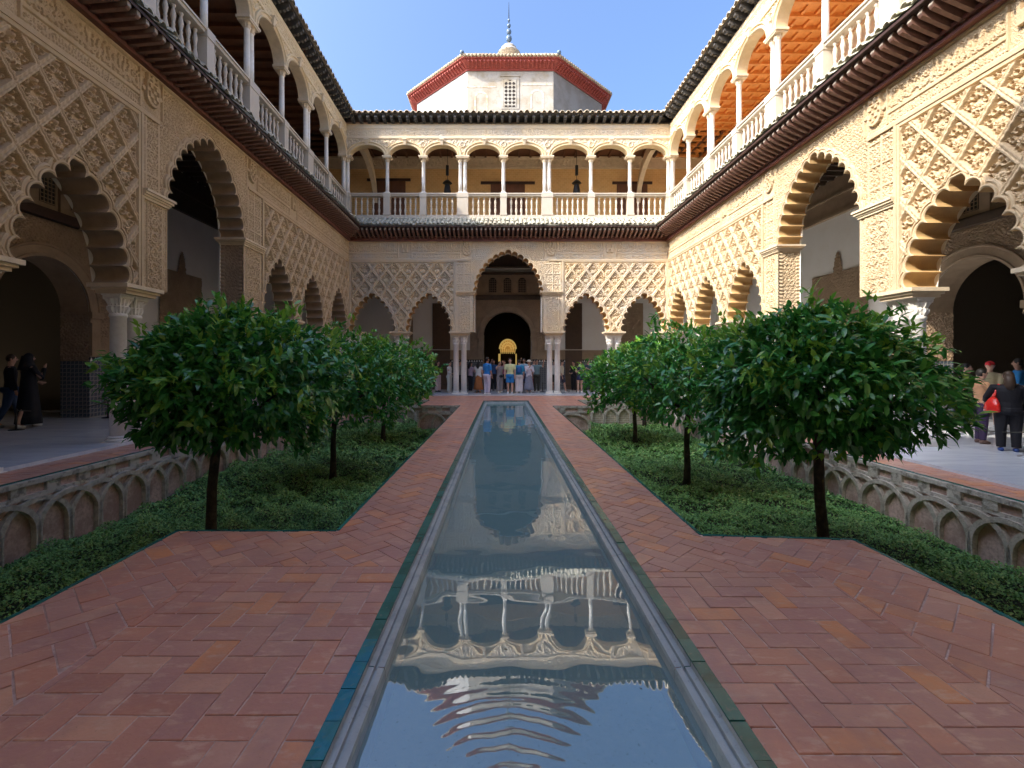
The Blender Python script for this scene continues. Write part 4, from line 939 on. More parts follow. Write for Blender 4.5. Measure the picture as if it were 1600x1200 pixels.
edging(mb, BXL, 2, BXL, BY1, .045, .07, side=1); edging(mb, BXR, 2, BXR, BY1, .045, .07, zf=lambda x, y: zr(6.5, y), side=-1)
mb.obj('bed_edging', GREEN, pav, kind='stuff')
# pool
pool = thing('reflecting_pool', (.14, 10, 0), None, None); pool['kind'] = 'structure'
XA, XB = PX[1], PX[2]; w = .075; PY0 = 1.05
cnt = 0; mbs = MB()
for (x, sd) in ((XA, -1), (XB, 1)):
    y = PY0; 
    while y < PY1-.02:
        l = .205; a, b = y+.002, min(y+l, PY1)-.002; xx = (x+.001, x+w-.002) if sd < 0 else (x-w+.002, x-.001); j = rng.normal(0, .0015)
        tnt = 1.0 if (sd < 0 and 1.7 < y < 2.6) else random.uniform(.05, .75)
        P = np.array([(xx[0], a, -.10), (xx[1], a, -.10), (xx[1], b, -.10), (xx[0], b, -.10), (xx[0], a, j+.003), (xx[1], a, j+.003), (xx[1], b, j+.003), (xx[0], b, j+.003)])
        if 1.7 < y < 12: MB().hexa(P, tnt).obj('edging_tile', GREEN, pool)
        else: mbs.hexa(P, tnt)
        y += l
x = XA
while x < XB: mbs.hexa(np.array([(x+.003, PY1-.0, -.1), (min(x+.2, XB)-.003, PY1, -.1), (min(x+.2, XB)-.003, PY1+.06, -.1), (x+.003, PY1+.06, -.1), (x+.003, PY1, .004), (min(x+.2, XB)-.003, PY1, .004), (min(x+.2, XB)-.003, PY1+.06, .004), (x+.003, PY1+.06, .004)]), .4); x += .2
mbs.obj('edging_tiles', GREEN, pool, kind='stuff')
WZ = -.105
def rimprof(): return [(0, .0), (0, -.03), (.030, -.032), (.034, -.05), (.046, -.05), (.050, -.034), (.080, -.038), (.086, -.055), (.086, -.5)]
for (x, sd) in ((XA+w, 1), (XB-w, -1)):
    y = PY0
    while y < PY1:
        b = min(y+1.45, PY1-.0)
        pr = rimprof(); P = np.array([[(x+sd*o, yy_, z) for o, z in pr] for yy_ in (y+.003, b-.003)]); MB().grid(P).obj('rim_stone', RIM, pool); y += 1.45
P = np.array([[(xx, PY1-o, z) for o, z in rimprof()] for xx in (XA+w, XB-w)]); MB().grid(P).obj('rim_stone', RIM, pool)
MB().add([(XA+w+.08, PY0, -.28), (XB-w-.1, PY0, -.28), (XB-w-.1, PY1, -.28), (XA+w+.1, PY1, -.28)], [(0, 1, 2, 3)]).obj('pool_floor', PFLOOR, pool)
MB().add([(XA, PY0, -.6), (XB, PY0, -.6), (XB, PY0, .0), (XA, PY0, .0)], [(0, 1, 2, 3)]).obj('pool_end_wall', RIM, pool)
MB().add([(XA+w+.05, PY0, WZ), (XB-w-.05, PY0, WZ), (XB-w-.05, PY1-.05, WZ), (XA+w+.05, PY1-.05, WZ)], [(0, 1, 2, 3)]).obj('pool_water', WATER, kind='structure')
n = 22; x = rng.uniform(XA+.2, XB-.2, n); y = 1.5+rng.beta(1, 2.2, n)*14; az = rng.uniform(0, 6.28, n); ls = rng.uniform(.004, .013, n)
C = np.stack([x, y, np.full(n, WZ+.002)], -1); D = np.stack([np.cos(az), np.sin(az), 0*az], -1)*ls[:, None]; Wd = np.stack([-np.sin(az), np.cos(az), 0*az], -1)*(ls*.45)[:, None]
MB().add(np.stack([C-D, C+Wd, C+D, C-Wd], 1).reshape(-1, 3), np.arange(4*n).reshape(-1, 4)).obj('floating_leaf_litter', mat('dead_leaf', (.09, .07, .03), .8), kind='stuff')['label'] = 'specks of dead leaf floating on the pool'
# marble gallery floors
gfl = thing('gallery_floor', (0, 23.5, 0), None, None); gfl['kind'] = 'structure'
def mslab(x0, x1, y0, y1, z, nx, ny):
    for i in range(nx):
        for j in range(ny):
            a, b = x0+(x1-x0)*i/nx+.003, x0+(x1-x0)*(i+1)/nx-.003; c, d = y0+(y1-y0)*j/ny+.003, y0+(y1-y0)*(j+1)/ny-.003
            MB().hexa(np.array([(a, c, z-.15), (b, c, z-.15), (b, d, z-.15), (a, d, z-.15), (a, c, z), (b, c, z), (b, d, z), (a, d, z)]), random.uniform(.05, 1)).obj('floor_slab', FLOORM, gfl)
mslab(-12, 13, 22.42, 28, .03, 12, 4); mslab(-12.6, -7.15, 3, 22.41, .05, 3, 10); mslab(7.05, 13.4, 4, 22.41, -.11, 3, 10)
MB().box((.4, 32, -.05), (9, 8, .1)).obj('hall_floor', FLOORM, gfl)
MB().box((12.9, 12.35, -.05), (.5, 2.4, .16)).obj('door_step', MARBLE, gfl); MB().box((-14, 11.85, -.02), (4, 7, .1)).obj('hall_floor', FLOORM, gfl); MB().box((15.8, 12.35, -.1), (5.2, 7, .14)).obj('hall_floor', FLOORM, gfl)

# ------------------------------------------------------------------ garden retaining walls with interlaced arches
def arch_rib():
    mb = MB(); k = np.linspace(0, PI, 15); cols = []
    X = np.r_[-.48, -.48*np.cos(k), .48]; Z = np.r_[-1.15, -.68+.40*np.sin(k), -1.15]
    nx = np.r_[-1, -np.cos(k), 1]; nz = np.r_[0, np.sin(k), 0]
    for off, d in ((-.035, 0), (-.035, .095), (.035, .095), (.035, 0)): cols.append(np.stack([X+nx*off, 0*X+d, Z+nz*off], -1))
    mb.grid(np.stack(cols, 1)); return mb.mesh('arch_rib', RIB, False)
M_RIB = arch_rib()
def garden_wall(p0, p1, label, zf=None, right=False):
    p0, p1 = np.array(p0, float), np.array(p1, float); d = np.linalg.norm(p1-p0); u = (p1-p0)/d; nrm = np.array([-u[1], u[0]])
    if right: nrm = -nrm
    r = thing('garden_wall', (*(p0+p1)/2, -1.1), label, 'garden wall', 'arched brick walls of the sunken beds')
    def P(s, n, z):
        q = p0+u*s+nrm*n; return (q[0], q[1], z+(zf(q[1]) if zf else 0))
    def bx(mb, s0, s1, n0, n1, z0, z1): mb.hexa(np.array([P(s0, n0, z0), P(s1, n0, z0), P(s1, n1, z0), P(s0, n1, z0), P(s0, n0, z1), P(s1, n0, z1), P(s1, n1, z1), P(s0, n1, z1)]))
    mb = MB(); st = np.linspace(0, d, max(2, int(d/1.5)))
    for a, b in zip(st[:-1], st[1:]): bx(mb, a, b, -.12, -.02, -1.3, -.005)
    mb.obj('brick_face', GBRICK, r)
    n = int(d/.48); s = d/n
    mb = MB()
    for i in range(n):
        bx(mb, i*s, (i+1)*s-.005, -.02, .055, -.075, -.008); bx(mb, i*s, (i+1)*s-.004, -.02, .045+rng.normal(0, .006), -.255, -.20); bx(mb, i*s+s/2-.10, i*s+s/2+.10, -.02, .045+rng.normal(0, .008), -.20, -.075)
    mb.obj('coping_band', COPE, r)
    mb = MB()
    for i in range(1, n): bx(mb, i*s-.02, i*s+.02, -.02, .03, -1.2, -.65)
    mb.obj('brick_pilasters', RIB, r)
    an = math.atan2(u[1], u[0])
    for i in range(1, n):
        q = P(i*s, -.018-(.012 if i % 2 else 0), 0); o = link('arch_rib', M_RIB, r, loc=q, rot=(0, 0, an), scale=(s/.48*.98, -1 if right else 1, 1))
    return r
garden_wall((BXL, 19.7), (BXL, 3.0), 'long arched brick retaining wall along the outer side of the left garden bed', right=False)
garden_wall((BXR, 3.0), (BXR, 19.7), 'long arched brick retaining wall along the outer side of the right garden bed', zf=lambda y: zr(6.5, y))
garden_wall((PX[0], YF[0]), (PLX[0], YF[0]), 'short arched brick wall at the far inner end of the left bed')
garden_wall((PLX[1], YF[1]), (PX[3], YF[1]), 'short arched brick wall at the far inner end of the right bed')
garden_wall((PLX[0], BY1), (BXL, BY1), 'short arched brick wall at the far outer corner of the left bed')
garden_wall((BXR, BY1), (PLX[1], BY1), 'short arched brick wall at the far outer corner of the right bed')
# soil + ground cover
def in_bed(x, y, sd):
    if sd < 0: ok = (x > BXL+.05) & (x < PX[0]-.03) & (y > BY0) & (y < BY1-.05); plat = (x > PLX[0]-.03) & ((y < YN[0]+.03) | (y > YF[0]-.05))
    else: ok = (x < BXR-.05) & (x > PX[3]+.03) & (y > BY0) & (y < BY1-.05); plat = (x < PLX[1]+.03) & ((y < YN[1]+.06) | (y > YF[1]-.05))
    return ok & ~plat
def mound(x, y): return -1.0+.05*np.sin(x*1.9+y*.7)+.05*np.sin(y*1.3-x*.8+2)+.03*np.sin(x*5+y*4)
for sd, nm in ((-1, 'left'), (1, 'right')):
    x0, x1 = (BXL, PX[0]) if sd < 0 else (PX[3], BXR)
    gx, gy = np.meshgrid(np.linspace(x0-.02, x1+.02, 40), np.linspace(BY0, BY1, 120), indexing='ij'); c_ = .5*(gx[:-1, :-1]+gx[1:, 1:]); d_ = .5*(gy[:-1, :-1]+gy[1:, 1:])
    MB().grid(np.stack([gx, gy, mound(gx, gy)], -1)).obj('garden_soil', SOIL, smooth=True, kind='structure')
    V = []; T = []
    for (ya, yb, den, sz) in ((2.0, 5.2, 2300, .034), (5.2, 8, 3300, .036), (8, 12, 1700, .050), (12, 19.7, 700, .078)):
        n = int((x1-x0)*(yb-ya)*den); x = rng.uniform(x0, x1, n); y = rng.uniform(ya, yb, n); k = in_bed(x, y, sd); x, y = x[k], y[k]; n = len(x)
        clump = np.sin(x*4.1+np.sin(y*3.3)*1.5)*np.sin(y*3.7+np.sin(x*2.9)*1.3)+.5*np.sin(x*9+y*7)
        hgt = .085+.075*clump+.04*np.sin(x*1.1+y*.6); z = mound(x, y)+rng.beta(2.2, 1.3, n)*np.maximum(hgt, .03)*1.35+.01
        az = rng.uniform(0, 2*PI, n); el = rng.normal(.35, .5, n); s = sz*rng.uniform(.6, 1.3, n)
        dx, dy, dz = np.cos(az)*np.cos(el), np.sin(az)*np.cos(el), np.sin(el); px_, py_ = -np.sin(az), np.cos(az); tw_ = rng.normal(0, .4, n)
        C = np.stack([x, y, z], -1); D = np.stack([dx, dy, dz], -1)*s[:, None]; Wd = np.stack([px_, py_, tw_], -1)*(s*.30)[:, None]
        V.append(np.stack([C-D*.5, C+Wd, C+D*.5, C-Wd], 1).reshape(-1, 3)); t = np.clip(.45+.22*clump*.6+rng.normal(0, .2, n), .02, 1); T.append(np.repeat(t, 4))
    V = np.concatenate(V); T = np.concatenate(T); f = np.arange(len(V)).reshape(-1, 4)
    o = MB().add(V, f, T).obj('ground_cover', COVER, kind='stuff'); o['label'] = 'low dense green ground cover filling the sunken %s garden bed' % nm; o['category'] = 'ground cover'

# ------------------------------------------------------------------ orange trees
LT = np.array([(0, 0, 0), (.27, .165, .035), (.27, 0, 0), (.27, -.165, .035), (.64, .155, .01), (.64, 0, -.03), (.64, -.155, .01), (1, 0, -.13)])
LF = [(0, 2, 1), (0, 3, 2), (1, 2, 5, 4), (2, 3, 6, 5), (4, 5, 7), (5, 6, 7)]
LQ = np.array([x for x in LF if len(x) == 4]); L3 = np.array([x for x in LF if len(x) == 3])
M_LEAF = MB().add(LT, LF, .55).mesh('leaf', LEAF, True)
M_LEAF2 = MB().add(LT, LF, .8).mesh('leaf', LEAF, True)
def tree(x, y, R, zc, up, dn, label, nt, ls, crown_dx=0, crown_dy=0, young=.06, parts=0, seed=1, zs=-.95, zb=.45, bright=0):
    r = np.random.default_rng(seed); C = np.array([x+crown_dx, y+crown_dy, zc])
    t = thing('orange_tree', (x, y, zs), label, 'tree', 'clipped orange trees in the sunken beds')
    lean = crown_dx*.5
    path = [(x, y, zs-.1), (x+.015, y, zs+.4), (x-.01+lean*.2, y+.01, zs+.9), (x+lean*.5, y+.02, zb+.1), (x+lean, y, zc+.2)]
    tr = MB().tube(path, [.085, .064, .057, .055, .042], 10); tr = tr.obj('trunk', BARK, t, smooth=True)
    for k in range(7):
        a = k*2*PI/7+r.uniform(-.3, .3); l = R*r.uniform(.55, .8); b = np.array(path[3])
        MB().tube([b+np.array([0, 0, r.uniform(-.05, .25)]), b+np.array([math.cos(a)*l*.4, math.sin(a)*l*.4, .22]), b+np.array([math.cos(a)*l, math.sin(a)*l, .45+r.uniform(-.3, .5)])], [.045, .03, .012], 6).obj('limb', BARK, t, smooth=True)
    lob = r.normal(0, 1, (16, 3)); lob /= np.linalg.norm(lob, axis=1)[:, None]; la = r.uniform(.08, .25, 16)
    d = r.normal(0, 1, (nt, 3)); d[:, 2] = np.abs(d[:, 2])*np.where(r.random(nt) < .66, 1, -1)*.9; d /= np.linalg.norm(d, axis=1)[:, None]
    bumps = 1+((np.clip(d@lob.T, 0, 1)**16)*la).sum(1)-.08
    sho = (r.random(nt) < .07) & (d[:, 2] > .1)
    rad = np.where(r.random(nt) < .64, r.uniform(.86, 1.03, nt), r.uniform(.45, .88, nt))*bumps; rad = np.where(sho, r.uniform(1.05, 1.2, nt)*bumps, rad)
    S = np.stack([np.full(nt, R), np.full(nt, R*.95), np.where(d[:, 2] > 0, up, dn)], -1)
    tip = C+d*S*rad[:, None]
    # hollow the underside near the trunk
    rho = np.hypot(tip[:, 0]-C[0], tip[:, 1]-C[1])/R; lim = zc-dn*.95*np.clip(rho*1.15, .35, 1); tip[:, 2] = np.maximum(tip[:, 2], lim)
    P = []; A = []; U = []; T = []; S_ = []
    per = 8
    isy = (r.random(nt) < young*(1+2.5*np.clip(d[:, 2], 0, 1))) | (sho & (r.random(nt) < .5))
    for k in range(per):
        o = d*np.array([.75, .75, .55])+r.normal(0, .55, (nt, 3))+np.array([0, 0, -.34]); o[isy, 2] += .65
        o /= np.linalg.norm(o, axis=1)[:, None]
        upv = np.array([0, 0, 1.])+d*.5+r.normal(0, .35, (nt, 3)); s = np.cross(upv, o); s /= np.linalg.norm(s, axis=1)[:, None]+1e-6; n = np.cross(o, s)
        P.append(tip+r.normal(0, .035, (nt, 3))-o*ls*.15); A.append(o); U.append(s); T.append(n); S_.append(ls*r.uniform(.65, 1.2, nt))
    P, A, U, T, S_ = map(np.concatenate, (P, A, U, T, S_))
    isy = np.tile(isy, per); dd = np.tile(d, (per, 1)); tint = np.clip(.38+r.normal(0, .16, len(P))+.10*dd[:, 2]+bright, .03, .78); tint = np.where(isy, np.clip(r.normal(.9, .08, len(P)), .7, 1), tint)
    ids = np.arange(len(P)); near = np.zeros(0, int)
    if parts:
        sc = -(P[:, 1])+.35*dd[:, 2]-.6*np.abs(P[:, 0]-C[0])*0; near = np.argsort(-sc)[:900]; near = r.choice(near, parts, replace=False); ids = np.setdiff1d(ids, near)
    w = LT[None, :, 0, None]*A[ids, None]+LT[None, :, 1, None]*U[ids, None]+LT[None, :, 2, None]*T[ids, None]
    V = (P[ids, None]+w*S_[ids, None, None]).reshape(-1, 3); off = (np.arange(len(ids))*8)[:, None, None]
    mb = MB(); mb.v = [V]; mb.n = len(V); mb.tint = [np.repeat(tint[ids], 8)]; mb.q = [(LQ[None]+off).reshape(-1, 4)]; mb.t = [(L3[None]+off).reshape(-1, 3)]
    cr = mb.obj('crown', LEAF, t, smooth=True, kind='stuff')
    for i in near:
        o = link('leaf', M_LEAF2 if tint[i] > .6 else M_LEAF, t); M = Matrix(((A[i][0], U[i][0], T[i][0], 0), (A[i][1], U[i][1], T[i][1], 0), (A[i][2], U[i][2], T[i][2], 0), (0, 0, 0, 1)))
        M = Matrix.Translation(P[i]) @ M @ Matrix.Scale(S_[i], 4); o.matrix_basis = M
tree(-3.75, 6.09, 1.27, 1.17, 1.08, .84, 'large round orange tree nearest on the left, in front of the column pair', 1950, .140, crown_dx=.30, young=.05, parts=300, seed=33, bright=-.02)
tree(3.80, 5.64, 1.20, 1.18, 1.12, .80, 'large round orange tree nearest on the right, beside the visitors', 2050, .140, crown_dx=-.14, young=.06, parts=300, seed=5)
tree(-3.67, 10.27, 1.55, 1.0, 1.22, 1.0, 'middle orange tree of the left bed, half hidden by the nearest tree', 1300, .15, crown_dx=.2, young=.10, seed=8, bright=.08)
tree(3.74, 9.64, 1.5, 1.1, 1.18, .95, 'middle orange tree of the right bed, half hidden by the nearest tree', 1300, .15, crown_dx=.15, young=.12, seed=9, bright=.08)
tree(-3.85, 15.3, 1.45, 1.0, 1.2, 1.0, 'farthest orange tree of the left bed, near the far columns', 950, .18, crown_dx=.25, young=.12, seed=12, bright=.12)
tree(4.14, 14.84, 1.5, 1.0, 1.15, 1.05, 'third orange tree of the right bed, left of the middle one', 1000, .18, crown_dx=0, young=.1, seed=14, bright=.12)
tree(5.55, 18.6, .95, 1.6, .95, .9, 'small sunlit yellow-green tree at the far end of the right bed', 300, .2, young=.5, seed=15, bright=.3)

# ------------------------------------------------------------------ people
def cloth(c, r=.8): return mat('cloth_%02d_%02d_%02d' % tuple(int(x*99) for x in c), c, r, [(14, tuple(x*.8 for x in c), .6, .45, .65)])
SKINS = [mat('skin_light', (.55, .33, .24), .55), mat('skin_tan', (.38, .21, .14), .55), mat('skin_dark', (.16, .08, .05), .55)]
def hair(c): return mat('hair_%d' % int(c[0]*999), c, .55)
H_BLACK, H_BROWN, H_GREY, H_BLOND = (.012, .010, .009), (.05, .028, .016), (.20, .18, .16), (.22, .14, .07)
def remesh(o, v, sm=2):
    m = o.modifiers.new('surface', 'REMESH'); m.mode = 'VOXEL'; m.voxel_size = v; m.use_smooth_shade = True
    if sm: s = o.modifiers.new('soften', 'SMOOTH'); s.iterations = sm; s.factor = .5
POSES = {'down': ((.13, .02, .62), (.14, .06, .475)), 'phone': ((.12, .09, .66), (.035, .16, .80)), 'raise': ((.15, .09, .75), (.05, .15, .95)), 'front': ((.13, .04, .63), (.05, .14, .60)), 'hip': ((.17, -.02, .65), (.11, .03, .555)), 'chest': ((.13, .05, .65), (.03, .13, .71)), 'out': ((.15, .08, .66), (.17, .2, .60)), 'swing': ((.12, -.07, .63), (.12, -.03, .49)), 'wave': ((.17, .06, .76), (.2, .08, .93))}
def person(px, Y, H, face, label, top, bottom, kind='trousers', arms=('down', 'down'), sleeve=.45, hairc=H_BLACK, long=False, skin=0, shoes=(.6, .6, .6), z=.03, vox=.02, stride=0, hat=None, robe=False, X=None, group='visitors in the courtyard galleries', extra=None, w=1.0, belt=None):
    X = (px-785)*Y/F if X is None else X
    r = thing('person', (X, Y, z), label, 'person', group); r.rotation_euler = (0, 0, 0)
    ca, sa = math.cos(face), math.sin(face)   # face 0: looking to -Y (camera)
    def Tp(p):
        x, y, zz = p; x, y = x*H, y*H; y = -y   # forward = -Y
        return (X+x*ca-y*sa, Y+x*sa+y*ca, z+zz*H)
    def tb(mb, pts, rad, n=10):
        rad = np.array(rad, float)*H; mb.tube([Tp(p) for p in pts], rad, n)
    st = stride
    legs = []
    for s in (-1, 1):
        f = st*s; legs.append([(s*.052*w, 0, .50), (s*.055*w, f*.10+.012, .285), (s*.055*w, f*.20-(.03 if f < 0 else 0), .05+(.03 if f < 0 else 0))])
    B = MB()
    def torso(mb, g):
        # elliptical lofted trunk
        zs = [.455, .50, .55, .61, .68, .745, .79, .815, .83]; rx = [.085, .098, .094, .082, .090, .102, .104, .075, .04]; ry = [.06, .068, .064, .056, .062, .066, .056, .046, .038]
        th = np.linspace(0, 2*PI, 16, endpoint=False); v = []
        for zz, a, b in zip(zs, rx, ry):
            for t in th: v.append(Tp(((a*w+g)*math.cos(t), (b*w+g)*math.sin(t)+.004, zz)))
        n = 16; fcs = [(i*n+j, i*n+(j+1) % n, (i+1)*n+(j+1) % n, (i+1)*n+j) for i in range(len(zs)-1) for j in range(n)]+[tuple(range(n-1, -1, -1)), tuple(range((len(zs)-1)*n, len(zs)*n))]
        mb.add(v, fcs)
    torso(B, -.008)
    tb(B, [(0, .0, .80), (0, .006, .845), (0, .012, .89)], [.037, .033, .034])
    hc = Tp((0, .016, .928)); B.ball(hc, (.046*H, .050*H, .063*H), 14, 10); 
    tb(B, [(0, .03, .885), (0, .052, .878)], [.026, .02], 8); tb(B, [(0, .06, .935), (0, .074, .918), (0, .066, .912)], [.007, .011, .009], 6)
    for s in (-1, 1): tb(B, [(s*.046, .01, .945), (s*.051, .006, .93), (s*.046, .01, .912)], [.006, .011, .006], 6)
    for l in legs:
        tb(B, l[:2], [.047*w, .034*w]); tb(B, [l[1], ((l[1][0]+l[2][0])/2, (l[1][1]+l[2][1])/2-.008, (l[1][2]*.6+l[2][2]*.4)), l[2]], [.032*w, .033*w, .021]); tb(B, [l[2], (l[2][0], l[2][1]+.05, .02)], [.022, .02], 8)
    AR = []
    for s, nm in ((-1, arms[0]), (1, arms[1])):
        e, h = POSES[nm]; sh = (s*.108*w, 0, .798); e = (s*e[0]*w if nm != 'x' else 0, e[1], e[2]); h = (s*h[0], h[1], h[2]); AR.append((sh, e, h))
        tb(B, [(s*.07, 0, .795), sh, ((sh[0]+e[0])/2, (sh[1]+e[1])/2, (sh[2]+e[2])/2), e], [.034, .033, .029, .024]); tb(B, [e, ((e[0]+h[0])/2, (e[1]+h[1])/2, (e[2]+h[2])/2), h], [.024, .022, .016])
        v = np.array(h)-np.array(e); v /= np.linalg.norm(v); hp = np.array(h); side = np.cross(v, [0, 1, .3]); side /= np.linalg.norm(side)+1e-6
        tb(B, [hp, hp+v*.02, hp+v*.042], [(.017, .012), (.022, .013), (.02, .011)] if False else [.016, .02, .017], 8)
        cur = np.cross(side, v)
        for q in range(4):
            b0 = hp+v*.04+side*(q-1.5)*.0095; ln = (.036, .042, .039, .030)[q]
            tb(B, [b0, b0+v*ln*.5+cur*.004, b0+v*ln*.85+cur*.014], [.0062, .0058, .0048], 6)
        b0 = hp+v*.012+side*.018; tb(B, [b0, b0+side*.014+v*.014, b0+side*.016+v*.032], [.0075, .007, .0055], 6)
    bo = B.obj('body', SKINS[skin], r); remesh(bo, vox, 1)
    # top
    T_ = MB(); torso(T_, .006)
    for (sh, e, h) in AR:
        m = np.array(sh)+(np.array(e)-np.array(sh))*min(1, sleeve*2); pts = [(sh[0]*.6, 0, .79), sh, tuple(m)]; rr = [.042, .043, .038]
        if sleeve > .5: pts.append(tuple(np.array(e)+(np.array(h)-np.array(e))*(sleeve-.5)*1.9)); rr[-1] = .034; rr.append(.027)
        tb(T_, pts, rr)
    if kind == 'dress':
        tb(T_, [(0, 0, .50), (0, 0, .44), (0, 0, .40)], [.10*w, .108*w, .112*w], 16)
    to = T_.obj('dress' if kind == 'dress' else 'robe' if robe else 'shirt', cloth(top), r); remesh(to, vox, 2)
    Bt = MB()
    if kind == 'trousers' or kind == 'wide':
        k = 1.25 if kind == 'wide' else 1.0
        tb(Bt, [(0, 0, .545), (0, 0, .50), (0, 0, .46)], [.098*w, .104*w, .085*w], 14)
        for l in legs: tb(Bt, [(l[0][0], 0, .50), l[1], (l[2][0], l[2][1], l[2][2]+.0)], [.062*w, .046*w*k, .036*w*k*k])
    elif kind == 'shorts':
        tb(Bt, [(0, 0, .545), (0, 0, .50), (0, 0, .46)], [.098*w, .104*w, .085*w], 14)
        for l in legs: tb(Bt, [(l[0][0], 0, .50), (l[1][0], l[1][1], .30)], [.064*w, .055*w])
    elif kind in ('skirt', 'longskirt', 'robe'):
        zb = {'skirt': .30, 'longskirt': .10, 'robe': .05}[kind]; th = np.linspace(0, 2*PI, 24, endpoint=False); v = []; lv = np.linspace(.60 if kind != 'robe' else .78, zb, 7); n = 24
        for i, zz in enumerate(lv):
            f = i/6; a = (.085+.075*f)*w; b = (.062+.07*f)*w
            for t in th: q = 1+.07*f*math.cos(t*9+i*.2); v.append(Tp((a*q*math.cos(t), b*q*math.sin(t)+.004, zz)))
        Bt.add(v, [(i*n+j, i*n+(j+1) % n, (i+1)*n+(j+1) % n, (i+1)*n+j) for i in range(6) for j in range(n)]+[tuple(range(n)), tuple(range(6*n, 7*n))])
    if Bt.n:
        o = Bt.obj({'trousers': 'trousers', 'wide': 'trousers', 'shorts': 'shorts', 'robe': 'robe_skirt'}.get(kind, 'skirt'), cloth(bottom), r, smooth=True)
        if kind in ('trousers', 'wide', 'shorts'): remesh(o, vox, 2)
    for l in legs:
        S = MB(); a = l[2]; tb(S, [(a[0], a[1]-.03, .022), (a[0], a[1], .026), (a[0], a[1]+.04, .02), (a[0], a[1]+.075, .014)], [.022, .026, .025, .014], 10); S.obj('shoe', cloth(shoes), r, smooth=True)
    # hair
    Hh = MB(); n = 14
    c = np.array(hc); fwd = np.array(Tp((0, 1, 0)))-np.array(Tp((0, 0, 0))); fwd /= np.linalg.norm(fwd)
    Hh.ball(tuple(c-fwd*.010*H+np.array([0, 0, .012*H])), (.052*H, .054*H, .060*H), 14, 9)
    if long: tb(Hh, [(0, -.022, .95), (0, -.034, .89), (0, -.05, .83), (0, -.055, .76)], [.044, .052, .055, .03], 12)
    if robe: tb(Hh, [(0, -.01, .96), (0, -.012, .90), (0, -.01, .83), (0, -.01, .77)], [.058, .066, .085, .10], 14)
    Hh.obj('headscarf' if robe else 'hair', cloth(hairc) if robe else hair(hairc), r, smooth=True)
    for s in (-1, 1):
        E = MB(); E.ball(Tp((s*.018, .0625, .937)), .005*H, 8, 5); E.obj('eye', IRON, r, smooth=True)
    if hat:
        k, cc = hat; Q = MB(); t = Tp((0, .01, .985))
        if k == 'cap':
            Q.ball(Tp((0, .008, .955)), (.054*H, .056*H, .046*H), 14, 8); tb(Q, [(0, .05, .958), (0, .085, .952), (0, .10, .947)], [(.045, .008), (.045, .007), (.03, .005)] if False else [.03, .022, .012], 10)
        else:
            Q.lathe([(.105*H, -.022*H), (.10*H, -.012*H), (.056*H, -.010*H), (.054*H, .03*H), (.03*H, .042*H)], Tp((0, .012, .975)), 16)
        Q.obj('hat', cloth(cc), r, smooth=True)
    if extra: extra(r, Tp, tb, H)
    return r, Tp, H
def held(name, label, cat, Tp, H, p, size, m, group=None):
    c = Tp(p); o = thing(name, c, label, cat, group); mb = MB().box(c, size); mb.obj('case', m, o); MB().box((c[0], c[1]-size[1]/2-.002, c[2]), (size[0]*.85, .003, size[2]*.8)).obj('screen', IRON, o)
def pack(c, sc=1.0, front=False, nm='backpack'):
    def f(r, Tp, tb, H):
        mb = MB(); y = .095 if front else -.095
        mb.tube([Tp((0, y, .60)), Tp((0, y, .66)), Tp((0, y*1.02, .74)), Tp((0, y*.95, .79))], np.array([(.062, .045), (.07, .05), (.068, .045), (.045, .03)])*H*sc, 12)
        o = mb.obj(nm, cloth(c), None, smooth=True); tag(o, None, None)
        PACKS.append(o)
        for s in (-1, 1): MB().tube([Tp((s*.055, y*.8, .78)), Tp((s*.062, 0, .842)), Tp((s*.066, -y*.85, .76)), Tp((s*.08, -y*.3, .62))], .010*H, 6).obj('strap', cloth(c), o)
    return f
PACKS = []
N = PI  # facing away
P_ = []
p1 = person(684, 24.6, 1.62, .9, 'long haired woman in a dark jacket and pale pink trousers by the left door leaf', (.012, .012, .016), (.58, .44, .42), 'wide', ('chest', 'chest'), .9, H_BLACK, True, shoes=(.1, .1, .1))
p2 = person(702, 24.0, 1.60, 1.3, 'woman in a white top and loose pale trousers, half behind the left column', (.70, .70, .68), (.58, .60, .54), 'wide', ('front', 'swing'), .9, H_BROWN, True)
p3 = person(718, 24.9, 1.62, .4, 'person in grey and black standing between the two left columns', (.30, .28, .25), (.02, .02, .025), 'trousers', ('down', 'down'), .45, H_BROWN)
p4 = person(735, 24.4, 1.58, 2.2, 'woman in a lilac pink blouse and black trousers holding a phone to her face', (.52, .40, .48), (.014, .012, .022), 'trousers', ('phone', 'phone'), .95, H_BLACK, True)
p5 = person(747.5, 24.0, 1.60, N-.3, 'woman in a white top and long rust orange pleated skirt', (.66, .68, .66), (.34, .12, .035), 'longskirt', ('down', 'chest'), .2, H_BLACK, True, shoes=(.4, .25, .15))
p6 = person(761, 22.75, 1.80, N-.9, 'man in a bright blue shirt and white trousers standing in front of the crowd', (.02, .22, .62), (.60, .58, .72), 'trousers', ('down', 'down'), .45, H_BLACK, shoes=(.75, .75, .75), w=1.1, skin=1)
p7 = person(771, 25.6, 1.70, 0, 'person in a dark blue shirt behind the man in bright blue', (.03, .09, .22), (.02, .02, .03), 'trousers', ('raise', 'down'), .45, H_BLACK, skin=1)
p8 = person(781, 24.3, 1.60, 0.35, 'woman in a black and white patterned outfit raising a camera with both hands', (.34, .28, .27), (.34, .29, .28), 'wide', ('raise', 'raise'), .3, H_BLACK, True, shoes=(.7, .7, .7))
p9 = person(788, 25.6, 1.66, -0.50, 'person in a red-pink top partly hidden behind the woman in pattern', (.38, .12, .17), (.02, .02, .03), 'trousers', ('down', 'down'), .45, H_BROWN)
